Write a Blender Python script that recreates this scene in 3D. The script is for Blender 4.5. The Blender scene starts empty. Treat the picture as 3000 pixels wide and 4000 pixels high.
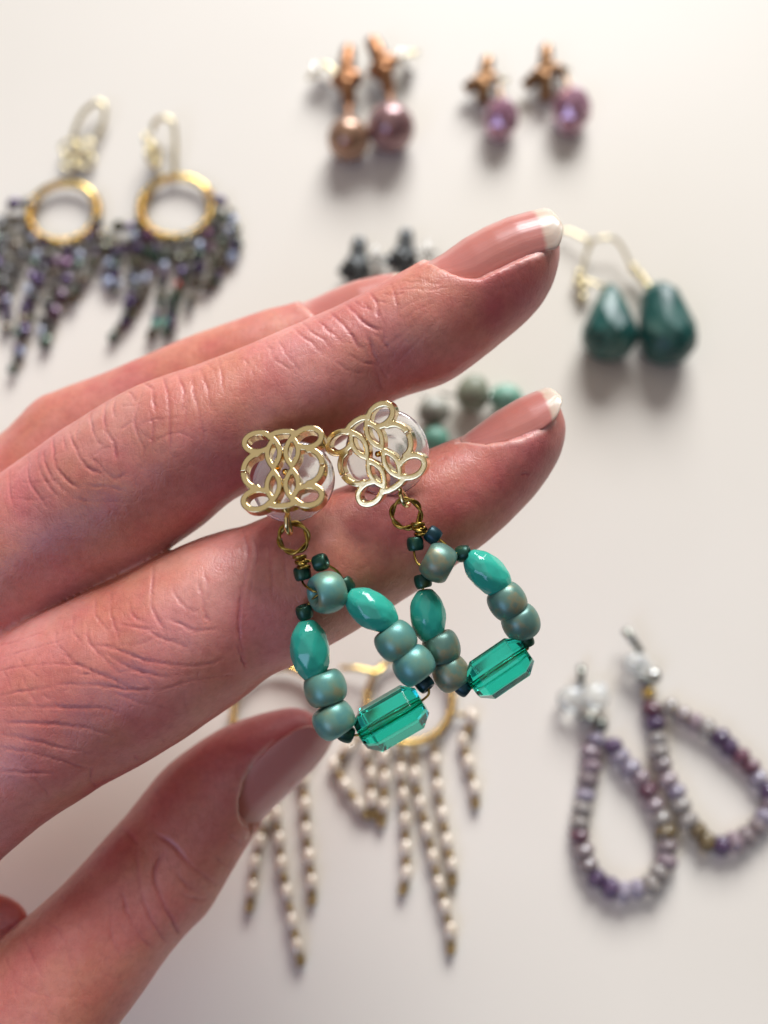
import bpy, bmesh, math, random
import numpy as np
from mathutils import Vector, Matrix
import openvdb as vdb

random.seed(7)
RNG = np.random.RandomState(11)
scene = bpy.context.scene
col = scene.collection

# ------------------------------------------------------------------ camera, world, light, exposure
TILT = math.radians(17.0)          # camera leans this far from straight down
LAX = 228.0                        # mm from the lens to the table along the optical axis
KT = 0.3786                        # tan of half the horizontal field of view
CAMLOC = np.array([0.0, -LAX * math.sin(TILT), LAX * math.cos(TILT)])
RC = np.array([[1, 0, 0], [0, math.cos(TILT), -math.sin(TILT)], [0, math.sin(TILT), math.cos(TILT)]])

cd = bpy.data.cameras.new('camera')
cam_o = bpy.data.objects.new('camera', cd)
col.objects.link(cam_o)
cam_o.location = Vector(CAMLOC * 0.001)
cam_o.rotation_euler = (TILT, 0, 0)
cd.sensor_fit = 'HORIZONTAL'
cd.sensor_width = 24.0
cd.lens = 12.0 / KT
cd.clip_start = 0.005
cd.clip_end = 20.0
cd.dof.use_dof = True
cd.dof.focus_distance = 0.1395
cd.dof.aperture_fstop = cd.lens / 4.0
scene.camera = cam_o

world = bpy.data.worlds.new('World')
scene.world = world
world.use_nodes = True
wb = world.node_tree.nodes['Background']
wb.inputs[0].default_value = (1.0, 0.84, 0.72, 1)
wb.inputs[1].default_value = 0.05

def area_lamp(name, loc, target, sx, sy, power, color):
    l = bpy.data.lights.new(name, 'AREA')
    l.shape = 'RECTANGLE'
    l.size = sx
    l.size_y = sy
    l.energy = power
    l.color = color
    o = bpy.data.objects.new(name, l)
    col.objects.link(o)
    o.location = loc
    d = Vector(target) - Vector(loc)
    o.rotation_euler = d.to_track_quat('-Z', 'Y').to_euler()
    return o

area_lamp('window_light', (0.40, 2.15, 1.30), (0, 0.02, 0.02), 1.45, 1.2, 106.0, (0.96, 0.98, 1.0))
area_lamp('ceiling_light', (-0.5, 0.0, 1.4), (-0.45, 0.0, 0.0), 2.4, 2.0, 6.4, (1.0, 0.93, 0.83))
area_lamp('side_window_light', (-0.55, -0.75, 0.75), (0, -0.06, 0.03), 0.5, 0.5, 3.0, (0.42, 0.58, 1.0))

vs = scene.view_settings
vs.view_transform = 'Standard'
vs.look = 'None'
vs.exposure = 0.08
vs.gamma = 1.0
vs.use_curve_mapping = False
scene.render.engine = 'CYCLES'
cy = scene.cycles
cy.max_bounces = 14
cy.diffuse_bounces = 4
cy.glossy_bounces = 6
cy.transmission_bounces = 12
cy.transparent_max_bounces = 12
cy.caustics_reflective = False
cy.caustics_refractive = True
cy.blur_glossy = 0.3
cy.sample_clamp_indirect = 6.0
cy.use_denoising = True

# ------------------------------------------------------------------ coordinates
def cam(sx, sy, d):
    """picture position (3000 x 4000) at depth d mm -> camera-frame mm"""
    return np.array([(sx - 1500) / 1500 * KT * d, (2000 - sy) / 1500 * KT * d, -d])

def c2w(p):
    """camera-frame mm -> world metres"""
    return (np.asarray(p) @ RC.T + CAMLOC) * 0.001

def dirw(v):
    return np.asarray(v) @ RC.T

def P(sx, sy, d):
    return c2w(cam(sx, sy, d))

def T(sx, sy, z=0.0):
    """point at height z mm over the table seen at (sx, sy) -> world metres"""
    r = cam(sx, sy, 1.0) @ RC.T
    t = (z - CAMLOC[2]) / r[2]
    return (CAMLOC + r * t) * 0.001

def tscale(sx, sy):
    """mm per picture pixel on the table there"""
    r = cam(sx, sy, 1.0) @ RC.T
    return KT * (-CAMLOC[2] / r[2]) / 1500

# ------------------------------------------------------------------ materials
def new_mat(name):
    m = bpy.data.materials.new(name)
    m.use_nodes = True
    nt = m.node_tree
    b = nt.nodes['Principled BSDF']
    return m, nt, b

def setp(b, **k):
    names = dict(color='Base Color', rough='Roughness', metal='Metallic', trans='Transmission Weight', ior='IOR',
                 sss='Subsurface Weight', sssr='Subsurface Radius', ssss='Subsurface Scale', coat='Coat Weight',
                 coatr='Coat Roughness', spec='Specular IOR Level', sheen='Sheen Weight', aniso='Anisotropic',
                 alpha='Alpha', film='Thin Film Thickness', filmior='Thin Film IOR')
    for kk, v in k.items():
        s = b.inputs[names[kk]]
        if kk in ('color',):
            s.default_value = (*v, 1)
        else:
            s.default_value = v

def lin(r, g, b):
    f = lambda c: (c / 255 / 12.92) if c / 255 <= 0.04045 else ((c / 255 + 0.055) / 1.055) ** 2.4
    return (f(r), f(g), f(b))

def simple(name, color, **k):
    m, nt, b = new_mat(name)
    setp(b, color=color, **k)
    return m

def node(nt, t, **k):
    n = nt.nodes.new(t)
    for a, v in k.items():
        setattr(n, a, v)
    return n

def mapped(nt, scale, kind='Object', rot=(0, 0, 0)):
    tc = node(nt, 'ShaderNodeTexCoord')
    mp = node(nt, 'ShaderNodeMapping')
    mp.inputs['Scale'].default_value = scale
    mp.inputs['Rotation'].default_value = rot
    nt.links.new(tc.outputs[kind], mp.inputs['Vector'])
    return mp.outputs['Vector']

def noise(nt, vec, scale, detail=3, rough=0.5, dist=0.0):
    n = node(nt, 'ShaderNodeTexNoise')
    n.inputs['Scale'].default_value = scale
    n.inputs['Detail'].default_value = detail
    n.inputs['Roughness'].default_value = rough
    n.inputs['Distortion'].default_value = dist
    if vec is not None:
        nt.links.new(vec, n.inputs['Vector'])
    return n.outputs['Fac']

def ramp(nt, fac, stops, interp='LINEAR'):
    r = node(nt, 'ShaderNodeValToRGB')
    cr = r.color_ramp
    cr.interpolation = interp
    while len(cr.elements) < len(stops):
        cr.elements.new(0.5)
    for e, (p, c) in zip(cr.elements, stops):
        e.position = p
        e.color = (*c, 1) if len(c) == 3 else c
    nt.links.new(fac, r.inputs['Fac'])
    return r.outputs['Color']

def bump(nt, b, height, strength, dist, prev=None):
    n = node(nt, 'ShaderNodeBump')
    n.inputs['Strength'].default_value = strength
    n.inputs['Distance'].default_value = dist
    nt.links.new(height, n.inputs['Height'])
    if prev is not None:
        nt.links.new(prev, n.inputs['Normal'])
    if b is not None:
        nt.links.new(n.outputs['Normal'], b.inputs['Normal'])
    return n.outputs['Normal']

# table: a plain satin off-white board
M_TABLE, nt, b = new_mat('table_surface')
v = mapped(nt, (1, 1, 1))
c = ramp(nt, noise(nt, v, 9, 4), [(0.3, lin(223, 215, 203)), (0.7, lin(228, 220, 209))])
nt.links.new(c, b.inputs['Base Color'])
setp(b, rough=0.5, spec=0.35)
bump(nt, b, noise(nt, v, 900, 3), 0.05, 0.0004)

# skin
M_SKIN, nt, b = new_mat('skin')
v = mapped(nt, (1, 1, 1))
at = node(nt, 'ShaderNodeAttribute')
at.attribute_name = 'red'
mott = noise(nt, v, 160, 4, 0.6)
fine = noise(nt, v, 900, 3, 0.6)
big_ = noise(nt, v, 55, 3, 0.55)
pale = ramp(nt, big_, [(0.30, lin(216, 142, 136)), (0.45, lin(214, 142, 128)), (0.58, lin(209, 140, 116)), (0.70, lin(198, 114, 104))])
spot = ramp(nt, mott, [(0.34, (1.0, 1.0, 1.0)), (0.5, (0.97, 0.88, 0.88)), (0.66, (0.92, 0.70, 0.73))])
mxb = node(nt, 'ShaderNodeMix', data_type='RGBA', blend_type='MULTIPLY')
mxb.inputs['Factor'].default_value = 0.9
nt.links.new(pale, mxb.inputs['A'])
nt.links.new(spot, mxb.inputs['B'])
base = mxb.outputs['Result']
mx = node(nt, 'ShaderNodeMix', data_type='RGBA')
mx.inputs['B'].default_value = (*lin(174, 78, 88), 1)
nt.links.new(at.outputs['Fac'], mx.inputs['Factor'])
nt.links.new(base, mx.inputs['A'])
mx2 = node(nt, 'ShaderNodeMix', data_type='RGBA', blend_type='MULTIPLY')
mx2.inputs['Factor'].default_value = 1.0
nt.links.new(mx.outputs['Result'], mx2.inputs['A'])
nt.links.new(ramp(nt, fine, [(0.3, (0.88, 0.84, 0.84)), (0.6, (1, 1, 1))]), mx2.inputs['B'])
at3 = node(nt, 'ShaderNodeAttribute')
at3.attribute_name = 'pale'
mx3 = node(nt, 'ShaderNodeMix', data_type='RGBA')
mx3.inputs['B'].default_value = (*lin(224, 184, 172), 1)
nt.links.new(at3.outputs['Fac'], mx3.inputs['Factor'])
nt.links.new(mx2.outputs['Result'], mx3.inputs['A'])
nt.links.new(mx3.outputs['Result'], b.inputs['Base Color'])
setp(b, rough=0.42, spec=0.5, sss=0.4, ssss=0.0012, sssr=(1.0, 0.34, 0.2))
vo = node(nt, 'ShaderNodeTexVoronoi', feature='DISTANCE_TO_EDGE')
vo.inputs['Scale'].default_value = 1500
wv = node(nt, 'ShaderNodeVectorMath', operation='ADD')
nz = node(nt, 'ShaderNodeTexNoise')
nz.inputs['Scale'].default_value = 500
nt.links.new(v, nz.inputs['Vector'])
sc_ = node(nt, 'ShaderNodeVectorMath', operation='SCALE')
sc_.inputs['Scale'].default_value = 0.0016
nt.links.new(nz.outputs['Color'], sc_.inputs[0])
nt.links.new(v, wv.inputs[0])
nt.links.new(sc_.outputs['Vector'], wv.inputs[1])
nt.links.new(wv.outputs['Vector'], vo.inputs['Vector'])
cr = ramp(nt, vo.outputs['Distance'], [(0.0, (0, 0, 0)), (0.12, (1, 1, 1))])
n1 = bump(nt, None, cr, 0.14, 0.00012)
n2 = bump(nt, None, noise(nt, v, 2600, 2, 0.6), 0.25, 0.00012, n1)
vl = mapped(nt, (1.0, 0.28, 1.0), rot=(0, 0, math.radians(58)))
n3 = bump(nt, None, noise(nt, vl, 900, 3, 0.65, 0.4), 0.30, 0.00026, n2)
vk = mapped(nt, (1.0, 0.55, 1.0), rot=(0, 0, math.radians(-28)))
wk = node(nt, 'ShaderNodeVectorMath', operation='ADD')
nt.links.new(vk, wk.inputs[0])
nt.links.new(sc_.outputs['Vector'], wk.inputs[1])
vc = node(nt, 'ShaderNodeTexVoronoi', feature='DISTANCE_TO_EDGE')
vc.inputs['Scale'].default_value = 520
nt.links.new(wk.outputs['Vector'], vc.inputs['Vector'])
n4 = bump(nt, b, ramp(nt, vc.outputs['Distance'], [(0.0, (0, 0, 0)), (0.07, (1, 1, 1))]), 0.09, 0.00022, n3)

# fingernail: pink bed, pale free edge
M_NAIL, nt, b = new_mat('fingernail')
v = mapped(nt, (1, 1, 1))
at = node(nt, 'ShaderNodeAttribute')
at.attribute_name = 'nailv'
ad = node(nt, 'ShaderNodeMath', operation='MULTIPLY_ADD')
ad.inputs[1].default_value = 0.03
nt.links.new(noise(nt, v, 700, 2), ad.inputs[0])
nt.links.new(at.outputs['Fac'], ad.inputs[2])
c = ramp(nt, ad.outputs[0], [(0.0, lin(206, 156, 146)), (0.10, lin(194, 124, 116)), (0.5, lin(192, 120, 108)), (0.835, lin(194, 122, 112)),
                             (0.87, lin(206, 180, 160)), (1.0, lin(216, 202, 184))])
nt.links.new(c, b.inputs['Base Color'])
setp(b, rough=0.3, spec=0.45, sss=0.5, ssss=0.0008, sssr=(1, 0.45, 0.35), coat=0.15, coatr=0.15)
at2 = node(nt, 'ShaderNodeAttribute')
at2.attribute_name = 'nailu'
rd = node(nt, 'ShaderNodeTexNoise', noise_dimensions='1D')
rd.inputs['Scale'].default_value = 9
rd.inputs['Detail'].default_value = 3
nt.links.new(at2.outputs['Fac'], rd.inputs['W'])
bump(nt, b, rd.outputs['Fac'], 0.3, 0.0003)

M_NAIL2 = simple('thumbnail', lin(190, 122, 116), rough=0.3, sss=0.4, ssss=0.0008, sssr=(1, 0.45, 0.35), coat=0.2, coatr=0.2)

M_GOLD, nt, b = new_mat('polished_pale_gold')
v = mapped(nt, (1, 1, 1))
setp(b, color=lin(238, 216, 164), metal=1.0, rough=0.13)
rr = node(nt, 'ShaderNodeMapRange')
rr.inputs['To Min'].default_value = 0.07
rr.inputs['To Max'].default_value = 0.24
nt.links.new(noise(nt, v, 700, 4, 0.7), rr.inputs['Value'])
nt.links.new(rr.outputs['Result'], b.inputs['Roughness'])
bump(nt, b, noise(nt, v, 420, 2), 0.10, 0.0003)

M_BRASS, nt, b = new_mat('antique_brass_wire')
v = mapped(nt, (1, 1, 1))
c = ramp(nt, noise(nt, v, 800, 3), [(0.35, lin(120, 96, 42)), (0.65, lin(190, 160, 84))])
nt.links.new(c, b.inputs['Base Color'])
setp(b, metal=1.0, rough=0.3)
bump(nt, b, noise(nt, v, 2500, 2), 0.2, 0.0001)

def bead_mat(name, stops, scale, rough, metal, coat=0.0, sat=0.0, bumpk=0.1, film=0.0, **kw):
    m, nt, b = new_mat(name)
    v = mapped(nt, (1, 1, 1))
    oi = node(nt, 'ShaderNodeObjectInfo')
    va = node(nt, 'ShaderNodeVectorMath', operation='ADD')
    nt.links.new(v, va.inputs[0])
    nt.links.new(oi.outputs['Random'], va.inputs[1])
    c = ramp(nt, noise(nt, va.outputs['Vector'], scale, 3, 0.6), stops)
    nt.links.new(c, b.inputs['Base Color'])
    setp(b, rough=rough, metal=metal, coat=coat, **kw)
    if film:
        setp(b, film=film, filmior=1.5)
    if bumpk:
        bump(nt, b, noise(nt, va.outputs['Vector'], 3000, 3, 0.7), bumpk, 0.00008)
    return m

M_MATTE = bead_mat('matte_iridescent_teal_bead', [(0.30, lin(88, 146, 146)), (0.46, lin(104, 154, 142)), (0.58, lin(120, 154, 134)), (0.70, lin(146, 146, 112)), (0.78, lin(110, 148, 136))],
                   300, 0.38, 0.30, bumpk=0.15)
M_MATTE2 = bead_mat('matte_iridescent_sage_bead', [(0.32, lin(90, 126, 120)), (0.5, lin(100, 134, 122)), (0.62, lin(138, 134, 106)), (0.74, lin(98, 126, 118))],
                    300, 0.38, 0.35, bumpk=0.15)
M_SEED = bead_mat('dark_green_seed_bead', [(0.35, lin(16, 58, 52)), (0.55, lin(30, 74, 60)), (0.7, lin(66, 82, 48))], 500, 0.36, 0.45, bumpk=0.15)
M_SEEDB = bead_mat('dark_blue_seed_bead', [(0.35, lin(16, 52, 60)), (0.6, lin(22, 56, 66)), (0.75, lin(30, 50, 68))], 500, 0.36, 0.45, bumpk=0.15)
M_TURQ, nt, b = new_mat('turquoise_opaque_glass')
v = mapped(nt, (1, 1, 1))
c = ramp(nt, noise(nt, v, 130, 2), [(0.3, lin(48, 162, 144)), (0.7, lin(62, 176, 154))])
nt.links.new(c, b.inputs['Base Color'])
setp(b, rough=0.09, spec=0.55, sss=0.35, ssss=0.0012, sssr=(0.3, 1.0, 0.8))
bump(nt, b, noise(nt, v, 600, 2), 0.03, 0.0003)

M_CRYSTAL, nt, b = new_mat('teal_clear_crystal')
setp(b, color=(0.025, 0.66, 0.50), rough=0.02, trans=1.0, ior=1.5, spec=0.5)
M_SILICONE, nt, b = new_mat('clear_silicone')
v = mapped(nt, (1, 1, 1))
setp(b, color=(0.96, 0.94, 0.92), rough=0.2, trans=0.86, ior=1.36)
bump(nt, b, noise(nt, v, 1300, 4, 0.7), 0.18, 0.0004)

M_COPPER = bead_mat('pave_copper', [(0.35, lin(120, 80, 54)), (0.6, lin(182, 130, 92))], 900, 0.3, 0.9, bumpk=0.5)
M_BRONZE = bead_mat('pave_bronze', [(0.35, lin(104, 74, 52)), (0.6, lin(164, 124, 88))], 900, 0.32, 0.9, bumpk=0.5)
M_GUN = bead_mat('pave_gunmetal', [(0.35, lin(44, 44, 46)), (0.6, lin(110, 112, 112))], 900, 0.3, 0.8, bumpk=0.5)
M_SILVER = simple('silver', lin(196, 196, 192), metal=1.0, rough=0.2)
M_DARKSILVER = simple('dark_silver', lin(130, 132, 124), metal=1.0, rough=0.3)
M_YGOLD = simple('yellow_gold', lin(232, 196, 112), metal=1.0, rough=0.22)
M_PGOLD = simple('pale_gold', lin(230, 214, 170), metal=0.85, rough=0.25)
M_MAUVEPEARL = bead_mat('mauve_pearl', [(0.35, lin(138, 98, 98)), (0.65, lin(176, 140, 140))], 60, 0.2, 0.35, coat=0.5, bumpk=0)
M_COPPERPEARL = bead_mat('bronze_pearl', [(0.35, lin(128, 92, 76)), (0.65, lin(190, 150, 120))], 60, 0.2, 0.4, coat=0.5, bumpk=0)
M_AMETH = bead_mat('pink_faceted_glass', [(0.3, lin(168, 116, 138)), (0.6, lin(196, 150, 166)), (0.75, lin(170, 170, 206))], 160, 0.04, 0.35, coat=1.0, bumpk=0, coatr=0.02)
M_GREENSTONE = bead_mat('green_faceted_stone', [(0.3, lin(18, 60, 58)), (0.55, lin(40, 90, 84)), (0.72, lin(92, 122, 112))], 110, 0.34, 0.0, coat=0.0, bumpk=0)
M_WHITEPEARL = bead_mat('white_freshwater_pearl', [(0.3, lin(208, 190, 168)), (0.7, lin(230, 216, 198))], 300, 0.15, 0.1, coat=1.0, bumpk=0)
M_BEIGEBEAD = bead_mat('antique_gold_seed_bead', [(0.3, lin(140, 114, 70)), (0.7, lin(190, 160, 108))], 500, 0.3, 0.8, bumpk=0)
M_SAGE = bead_mat('sage_stone', [(0.3, lin(126, 132, 112)), (0.6, lin(160, 162, 144)), (0.78, lin(92, 50, 46))], 90, 0.4, 0.0, bumpk=0.1)
M_JADE = bead_mat('green_stone', [(0.3, lin(92, 146, 126)), (0.7, lin(134, 178, 158))], 120, 0.4, 0.0, bumpk=0.1)
M_GREYSTONE = bead_mat('grey_stone', [(0.35, lin(56, 58, 52)), (0.5, lin(150, 150, 138)), (0.7, lin(196, 192, 182))], 80, 0.4, 0.0, bumpk=0.1)
M_MILK = simple('clear_resin', (0.95, 0.97, 0.96), rough=0.08, trans=0.8, ior=1.35, coat=0.5)
TASSEL = [bead_mat('tassel_bead_' + n, [(0.3, lin(*a)), (0.7, lin(*c_))], 400, 0.16, 0.4, coat=0.35, bumpk=0)
          for n, a, c_ in [('purple', (44, 26, 62), (84, 54, 104)), ('olive', (52, 50, 32), (92, 86, 56)), ('slate', (40, 38, 38), (82, 78, 80)),
                           ('green', (28, 42, 34), (60, 82, 62)), ('plum', (52, 22, 46), (100, 54, 90)), ('brown', (54, 42, 30), (96, 78, 56)), ('opal_glint', (150, 160, 190), (200, 206, 224)), ('teal', (40, 140, 120), (120, 200, 180)), ('amber_glint', (190, 120, 40), (230, 180, 90)), ('red', (170, 40, 50), (220, 90, 90))]]  # opal, teal, amber and red are sparkle glints painted in as bead colour
LOOPM = [bead_mat('loop_bead_' + n, [(0.3, lin(*a)), (0.7, lin(*c_))], 300, 0.12, 0.0, coat=0.5, bumpk=0, trans=0.5)
         for n, a, c_ in [('mauve', (172, 148, 158), (200, 180, 186)), ('purple', (92, 70, 104), (126, 102, 138)), ('wine', (110, 66, 84), (146, 98, 114)),
                          ('smoke', (176, 166, 160), (202, 194, 188)), ('lavender', (166, 154, 176), (200, 190, 206)), ('taupe', (150, 132, 136), (182, 166, 166)), ('ochre', (130, 108, 72), (160, 140, 106))]]

# ------------------------------------------------------------------ mesh helpers (all mesh data in mm, scaled at object creation)
def mesh_from(name, verts, faces, mat, smooth=True, scale=0.001):
    me = bpy.data.meshes.new(name)
    v = np.asarray(verts, dtype=np.float64) * scale
    me.from_pydata(v.tolist(), [], faces if isinstance(faces, list) else faces.tolist())
    if mat is not None:
        me.materials.append(mat)
    if smooth:
        me.polygons.foreach_set('use_smooth', [True] * len(me.polygons))
    me.update()
    return me

def big_mesh(name, verts, quads, mat):
    me = bpy.data.meshes.new(name)
    nv, nq = len(verts), len(quads)
    me.vertices.add(nv)
    me.vertices.foreach_set('co', np.asarray(verts, dtype=np.float32).ravel())
    me.loops.add(nq * 4)
    me.loops.foreach_set('vertex_index', np.asarray(quads, dtype=np.int32).ravel())
    me.polygons.add(nq)
    me.polygons.foreach_set('loop_start', np.arange(0, nq * 4, 4, dtype=np.int32))
    me.polygons.foreach_set('use_smooth', np.ones(nq, dtype=bool))
    me.update(calc_edges=True)
    me.validate()
    if mat is not None:
        me.materials.append(mat)
    return me

def obj(name, me, parent=None, loc=(0, 0, 0), rot=None, scale=None):
    o = bpy.data.objects.new(name, me)
    col.objects.link(o)
    if parent is not None:
        o.parent = parent
        loc = Vector(loc) - abs_loc(parent)
    o.location = Vector(loc)
    if rot is not None:
        o.rotation_mode = 'QUATERNION'
        o.rotation_quaternion = rot
    if scale is not None:
        o.scale = scale
    return o

ABS = {}
def abs_loc(o):
    v = Vector(o.location)
    while o.parent is not None:
        o = o.parent
        v = v + Vector(o.location)
    return v

def thing(name, label, cat, loc, group=None):
    o = bpy.data.objects.new(name, None)
    o.empty_display_size = 0.005
    col.objects.link(o)
    o.location = Vector(loc)
    o['label'] = label
    o['category'] = cat
    if group:
        o['group'] = group
    return o

def quat_axis(zdir, xhint=(1, 0.13, 0.07)):
    """rotation taking local z to zdir, local x towards xhint"""
    z = Vector(zdir).normalized()
    x = Vector(xhint)
    x = (x - z * x.dot(z))
    if x.length < 1e-6:
        x = z.orthogonal()
    x.normalize()
    y = z.cross(x)
    return Matrix((x, y, z)).transposed().to_quaternion()

def catmull(pts, n):
    """smooth curve through pts, n samples per span"""
    p = np.asarray(pts, dtype=float)
    p = np.vstack([2 * p[0] - p[1], p, 2 * p[-1] - p[-2]])
    out = []
    for i in range(1, len(p) - 2):
        t = np.linspace(0, 1, n, endpoint=False)[:, None]
        a, b_, c_, d = p[i - 1], p[i], p[i + 1], p[i + 2]
        out.append(0.5 * ((2 * b_) + (c_ - a) * t + (2 * a - 5 * b_ + 4 * c_ - d) * t ** 2 + (3 * b_ - a - 3 * c_ + d) * t ** 3))
    out.append(p[-2][None])
    return np.vstack(out)

def tube_vf(pts, r, n=8, closed=False, off=0):
    pts = np.asarray(pts, dtype=float)
    m = len(pts)
    if closed:
        tang = np.roll(pts, -1, 0) - np.roll(pts, 1, 0)
    else:
        tang = np.gradient(pts, axis=0)
    tang /= np.linalg.norm(tang, axis=1)[:, None] + 1e-12
    up = np.array([0.31, 0.2, 0.93])
    u = up - tang[0] * up.dot(tang[0])
    u /= np.linalg.norm(u)
    verts = []
    rr = np.broadcast_to(r, (m,))
    a = np.linspace(0, 2 * math.pi, n, endpoint=False)
    for i in range(m):
        u = u - tang[i] * u.dot(tang[i])
        u /= np.linalg.norm(u)
        w = np.cross(tang[i], u)
        verts.append(pts[i] + rr[i] * (np.cos(a)[:, None] * u + np.sin(a)[:, None] * w))
    verts = np.vstack(verts)
    faces = []
    for i in range(m if closed else m - 1):
        j = (i + 1) % m
        for k in range(n):
            k2 = (k + 1) % n
            faces.append([off + i * n + k, off + i * n + k2, off + j * n + k2, off + j * n + k])
    if not closed:
        faces.append([off + k for k in range(n)][::-1])
        faces.append([off + (m - 1) * n + k for k in range(n)])
    return verts, faces

def tube_obj(name, pts_w, r_mm, mat, parent, n=8, closed=False):
    """tube through world-metre points"""
    base = np.array(abs_loc(parent)) if parent else np.zeros(3)
    pts = (np.asarray(pts_w) - base) * 1000
    v, f = tube_vf(pts, r_mm, n, closed)
    me = mesh_from(name, v, f, mat)
    return obj(name, me, parent, loc=base)

def lathe(name, prof, n, mat, closed_profile=False, smooth=True):
    """prof: list of (radius, z) mm, around z"""
    a = np.linspace(0, 2 * math.pi, n, endpoint=False)
    m = len(prof)
    verts = [(r * math.cos(t), r * math.sin(t), z) for r, z in prof for t in a]
    faces = []
    for i in range(m if closed_profile else m - 1):
        j = (i + 1) % m
        for k in range(n):
            k2 = (k + 1) % n
            faces.append([i * n + k, i * n + k2, j * n + k2, j * n + k])
    if not closed_profile:
        if prof[0][0] > 1e-6:
            faces.append([k for k in range(n)][::-1])
        if prof[-1][0] > 1e-6:
            faces.append([(m - 1) * n + k for k in range(n)])
    me = mesh_from(name, verts, faces, mat, smooth)
    return me

def bead_profile(R, H, r, p=0.62, n=28):
    """ring-like bead: outer radius R, half length H, hole radius r"""
    out = []
    for k in range(n):
        t = 2 * math.pi * k / n
        c_, s_ = math.cos(t), math.sin(t)
        rad = (R + r) / 2 + (R - r) / 2 * math.copysign(abs(c_) ** p, c_)
        z = H * math.copysign(abs(s_) ** p, s_)
        out.append((rad, z))
    return out

def hull_mesh(name, pts, mat, bevel=0.0, segs=2, smooth=False, scale=0.001):
    bm = bmesh.new()
    for p in pts:
        bm.verts.new(p)
    r = bmesh.ops.convex_hull(bm, input=bm.verts)
    junk = [g for g in r['geom_interior'] if isinstance(g, bmesh.types.BMVert)]
    if junk:
        bmesh.ops.delete(bm, geom=junk, context='VERTS')
    bmesh.ops.dissolve_limit(bm, angle_limit=math.radians(2.5), verts=bm.verts, edges=bm.edges)
    if bevel:
        bmesh.ops.bevel(bm, geom=list(bm.edges) + list(bm.verts), offset=bevel, segments=segs, profile=0.5, affect='EDGES', clamp_overlap=True)
    bmesh.ops.recalc_face_normals(bm, faces=bm.faces)
    for v in bm.verts:
        v.co *= scale
    me = bpy.data.meshes.new(name)
    bm.to_mesh(me)
    bm.free()
    if mat:
        me.materials.append(mat)
    me.polygons.foreach_set('use_smooth', [smooth] * len(me.polygons))
    return me

def smin(a, b_, k):
    h = np.clip(k - np.abs(a - b_), 0, None) / k
    return np.minimum(a, b_) - h * h * k * 0.25

def sdf_to_quads(arr, origin, vox):
    g = vdb.FloatGrid(float(arr.max()))
    g.copyFromArray(np.ascontiguousarray(arr.astype(np.float32)), ijk=(0, 0, 0), tolerance=0)
    g.transform = vdb.createLinearTransform(vox)
    p, q = g.convertToQuads(0.0)
    return np.asarray(p, dtype=np.float64) + origin, np.asarray(q)

# ------------------------------------------------------------------ the table
bm = bmesh.new()
bmesh.ops.create_cube(bm, size=1.0)
bmesh.ops.scale(bm, vec=(1.5, 0.95, 0.03), verts=bm.verts)
bmesh.ops.translate(bm, vec=(0, 0.06, -0.015), verts=bm.verts)
bmesh.ops.bevel(bm, geom=list(bm.edges), offset=0.003, segments=3, profile=0.5, affect='EDGES')
me = bpy.data.meshes.new('table')
bm.to_mesh(me)
bm.free()
me.materials.append(M_TABLE)
table = obj('table', me)
table['kind'] = 'structure'

# ------------------------------------------------------------------ the hand
VOX = 0.5
def pair_rings(st, per=7):
    """st: (Ux, Uy, Lx, Ly, depth, ratio) stations -> dense interpolated stations"""
    return catmull(np.array(st, dtype=float), per)

def tube_from_pairs(st, nseg=44, per=7):
    s = pair_rings(st, per)
    a = np.linspace(0, 2 * math.pi, nseg, endpoint=False)
    rings = []
    for ux, uy, lx, ly, d, ra in s:
        u, l = cam(ux, uy, d), cam(lx, ly, d)
        c_ = (u + l) / 2
        h = (u - l) / 2
        R = np.linalg.norm(h)
        e3 = -c_ / np.linalg.norm(c_)
        e3 = e3 - h * (e3.dot(h) / (R * R))
        e3 /= np.linalg.norm(e3)
        rings.append(c_ + np.cos(a)[:, None] * h + np.sin(a)[:, None] * e3 * R * ra)
    rings = np.array(rings)
    m = len(rings)
    verts = np.vstack([rings.reshape(-1, 3), rings[0].mean(0)[None], rings[-1].mean(0)[None]])
    i = np.arange(m - 1)[:, None] * nseg
    k = np.arange(nseg)[None]
    k2 = (k + 1) % nseg
    quads = np.stack([i + k, i + k2, i + nseg + k2, i + nseg + k], -1).reshape(-1, 4)
    k = np.arange(nseg)
    k2 = (k + 1) % nseg
    t0 = np.stack([np.full(nseg, m * nseg), k2, k], -1)
    b0 = (m - 1) * nseg
    t1 = np.stack([np.full(nseg, m * nseg + 1), b0 + k, b0 + k2], -1)
    return verts, quads, np.vstack([t0, t1])

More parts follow.
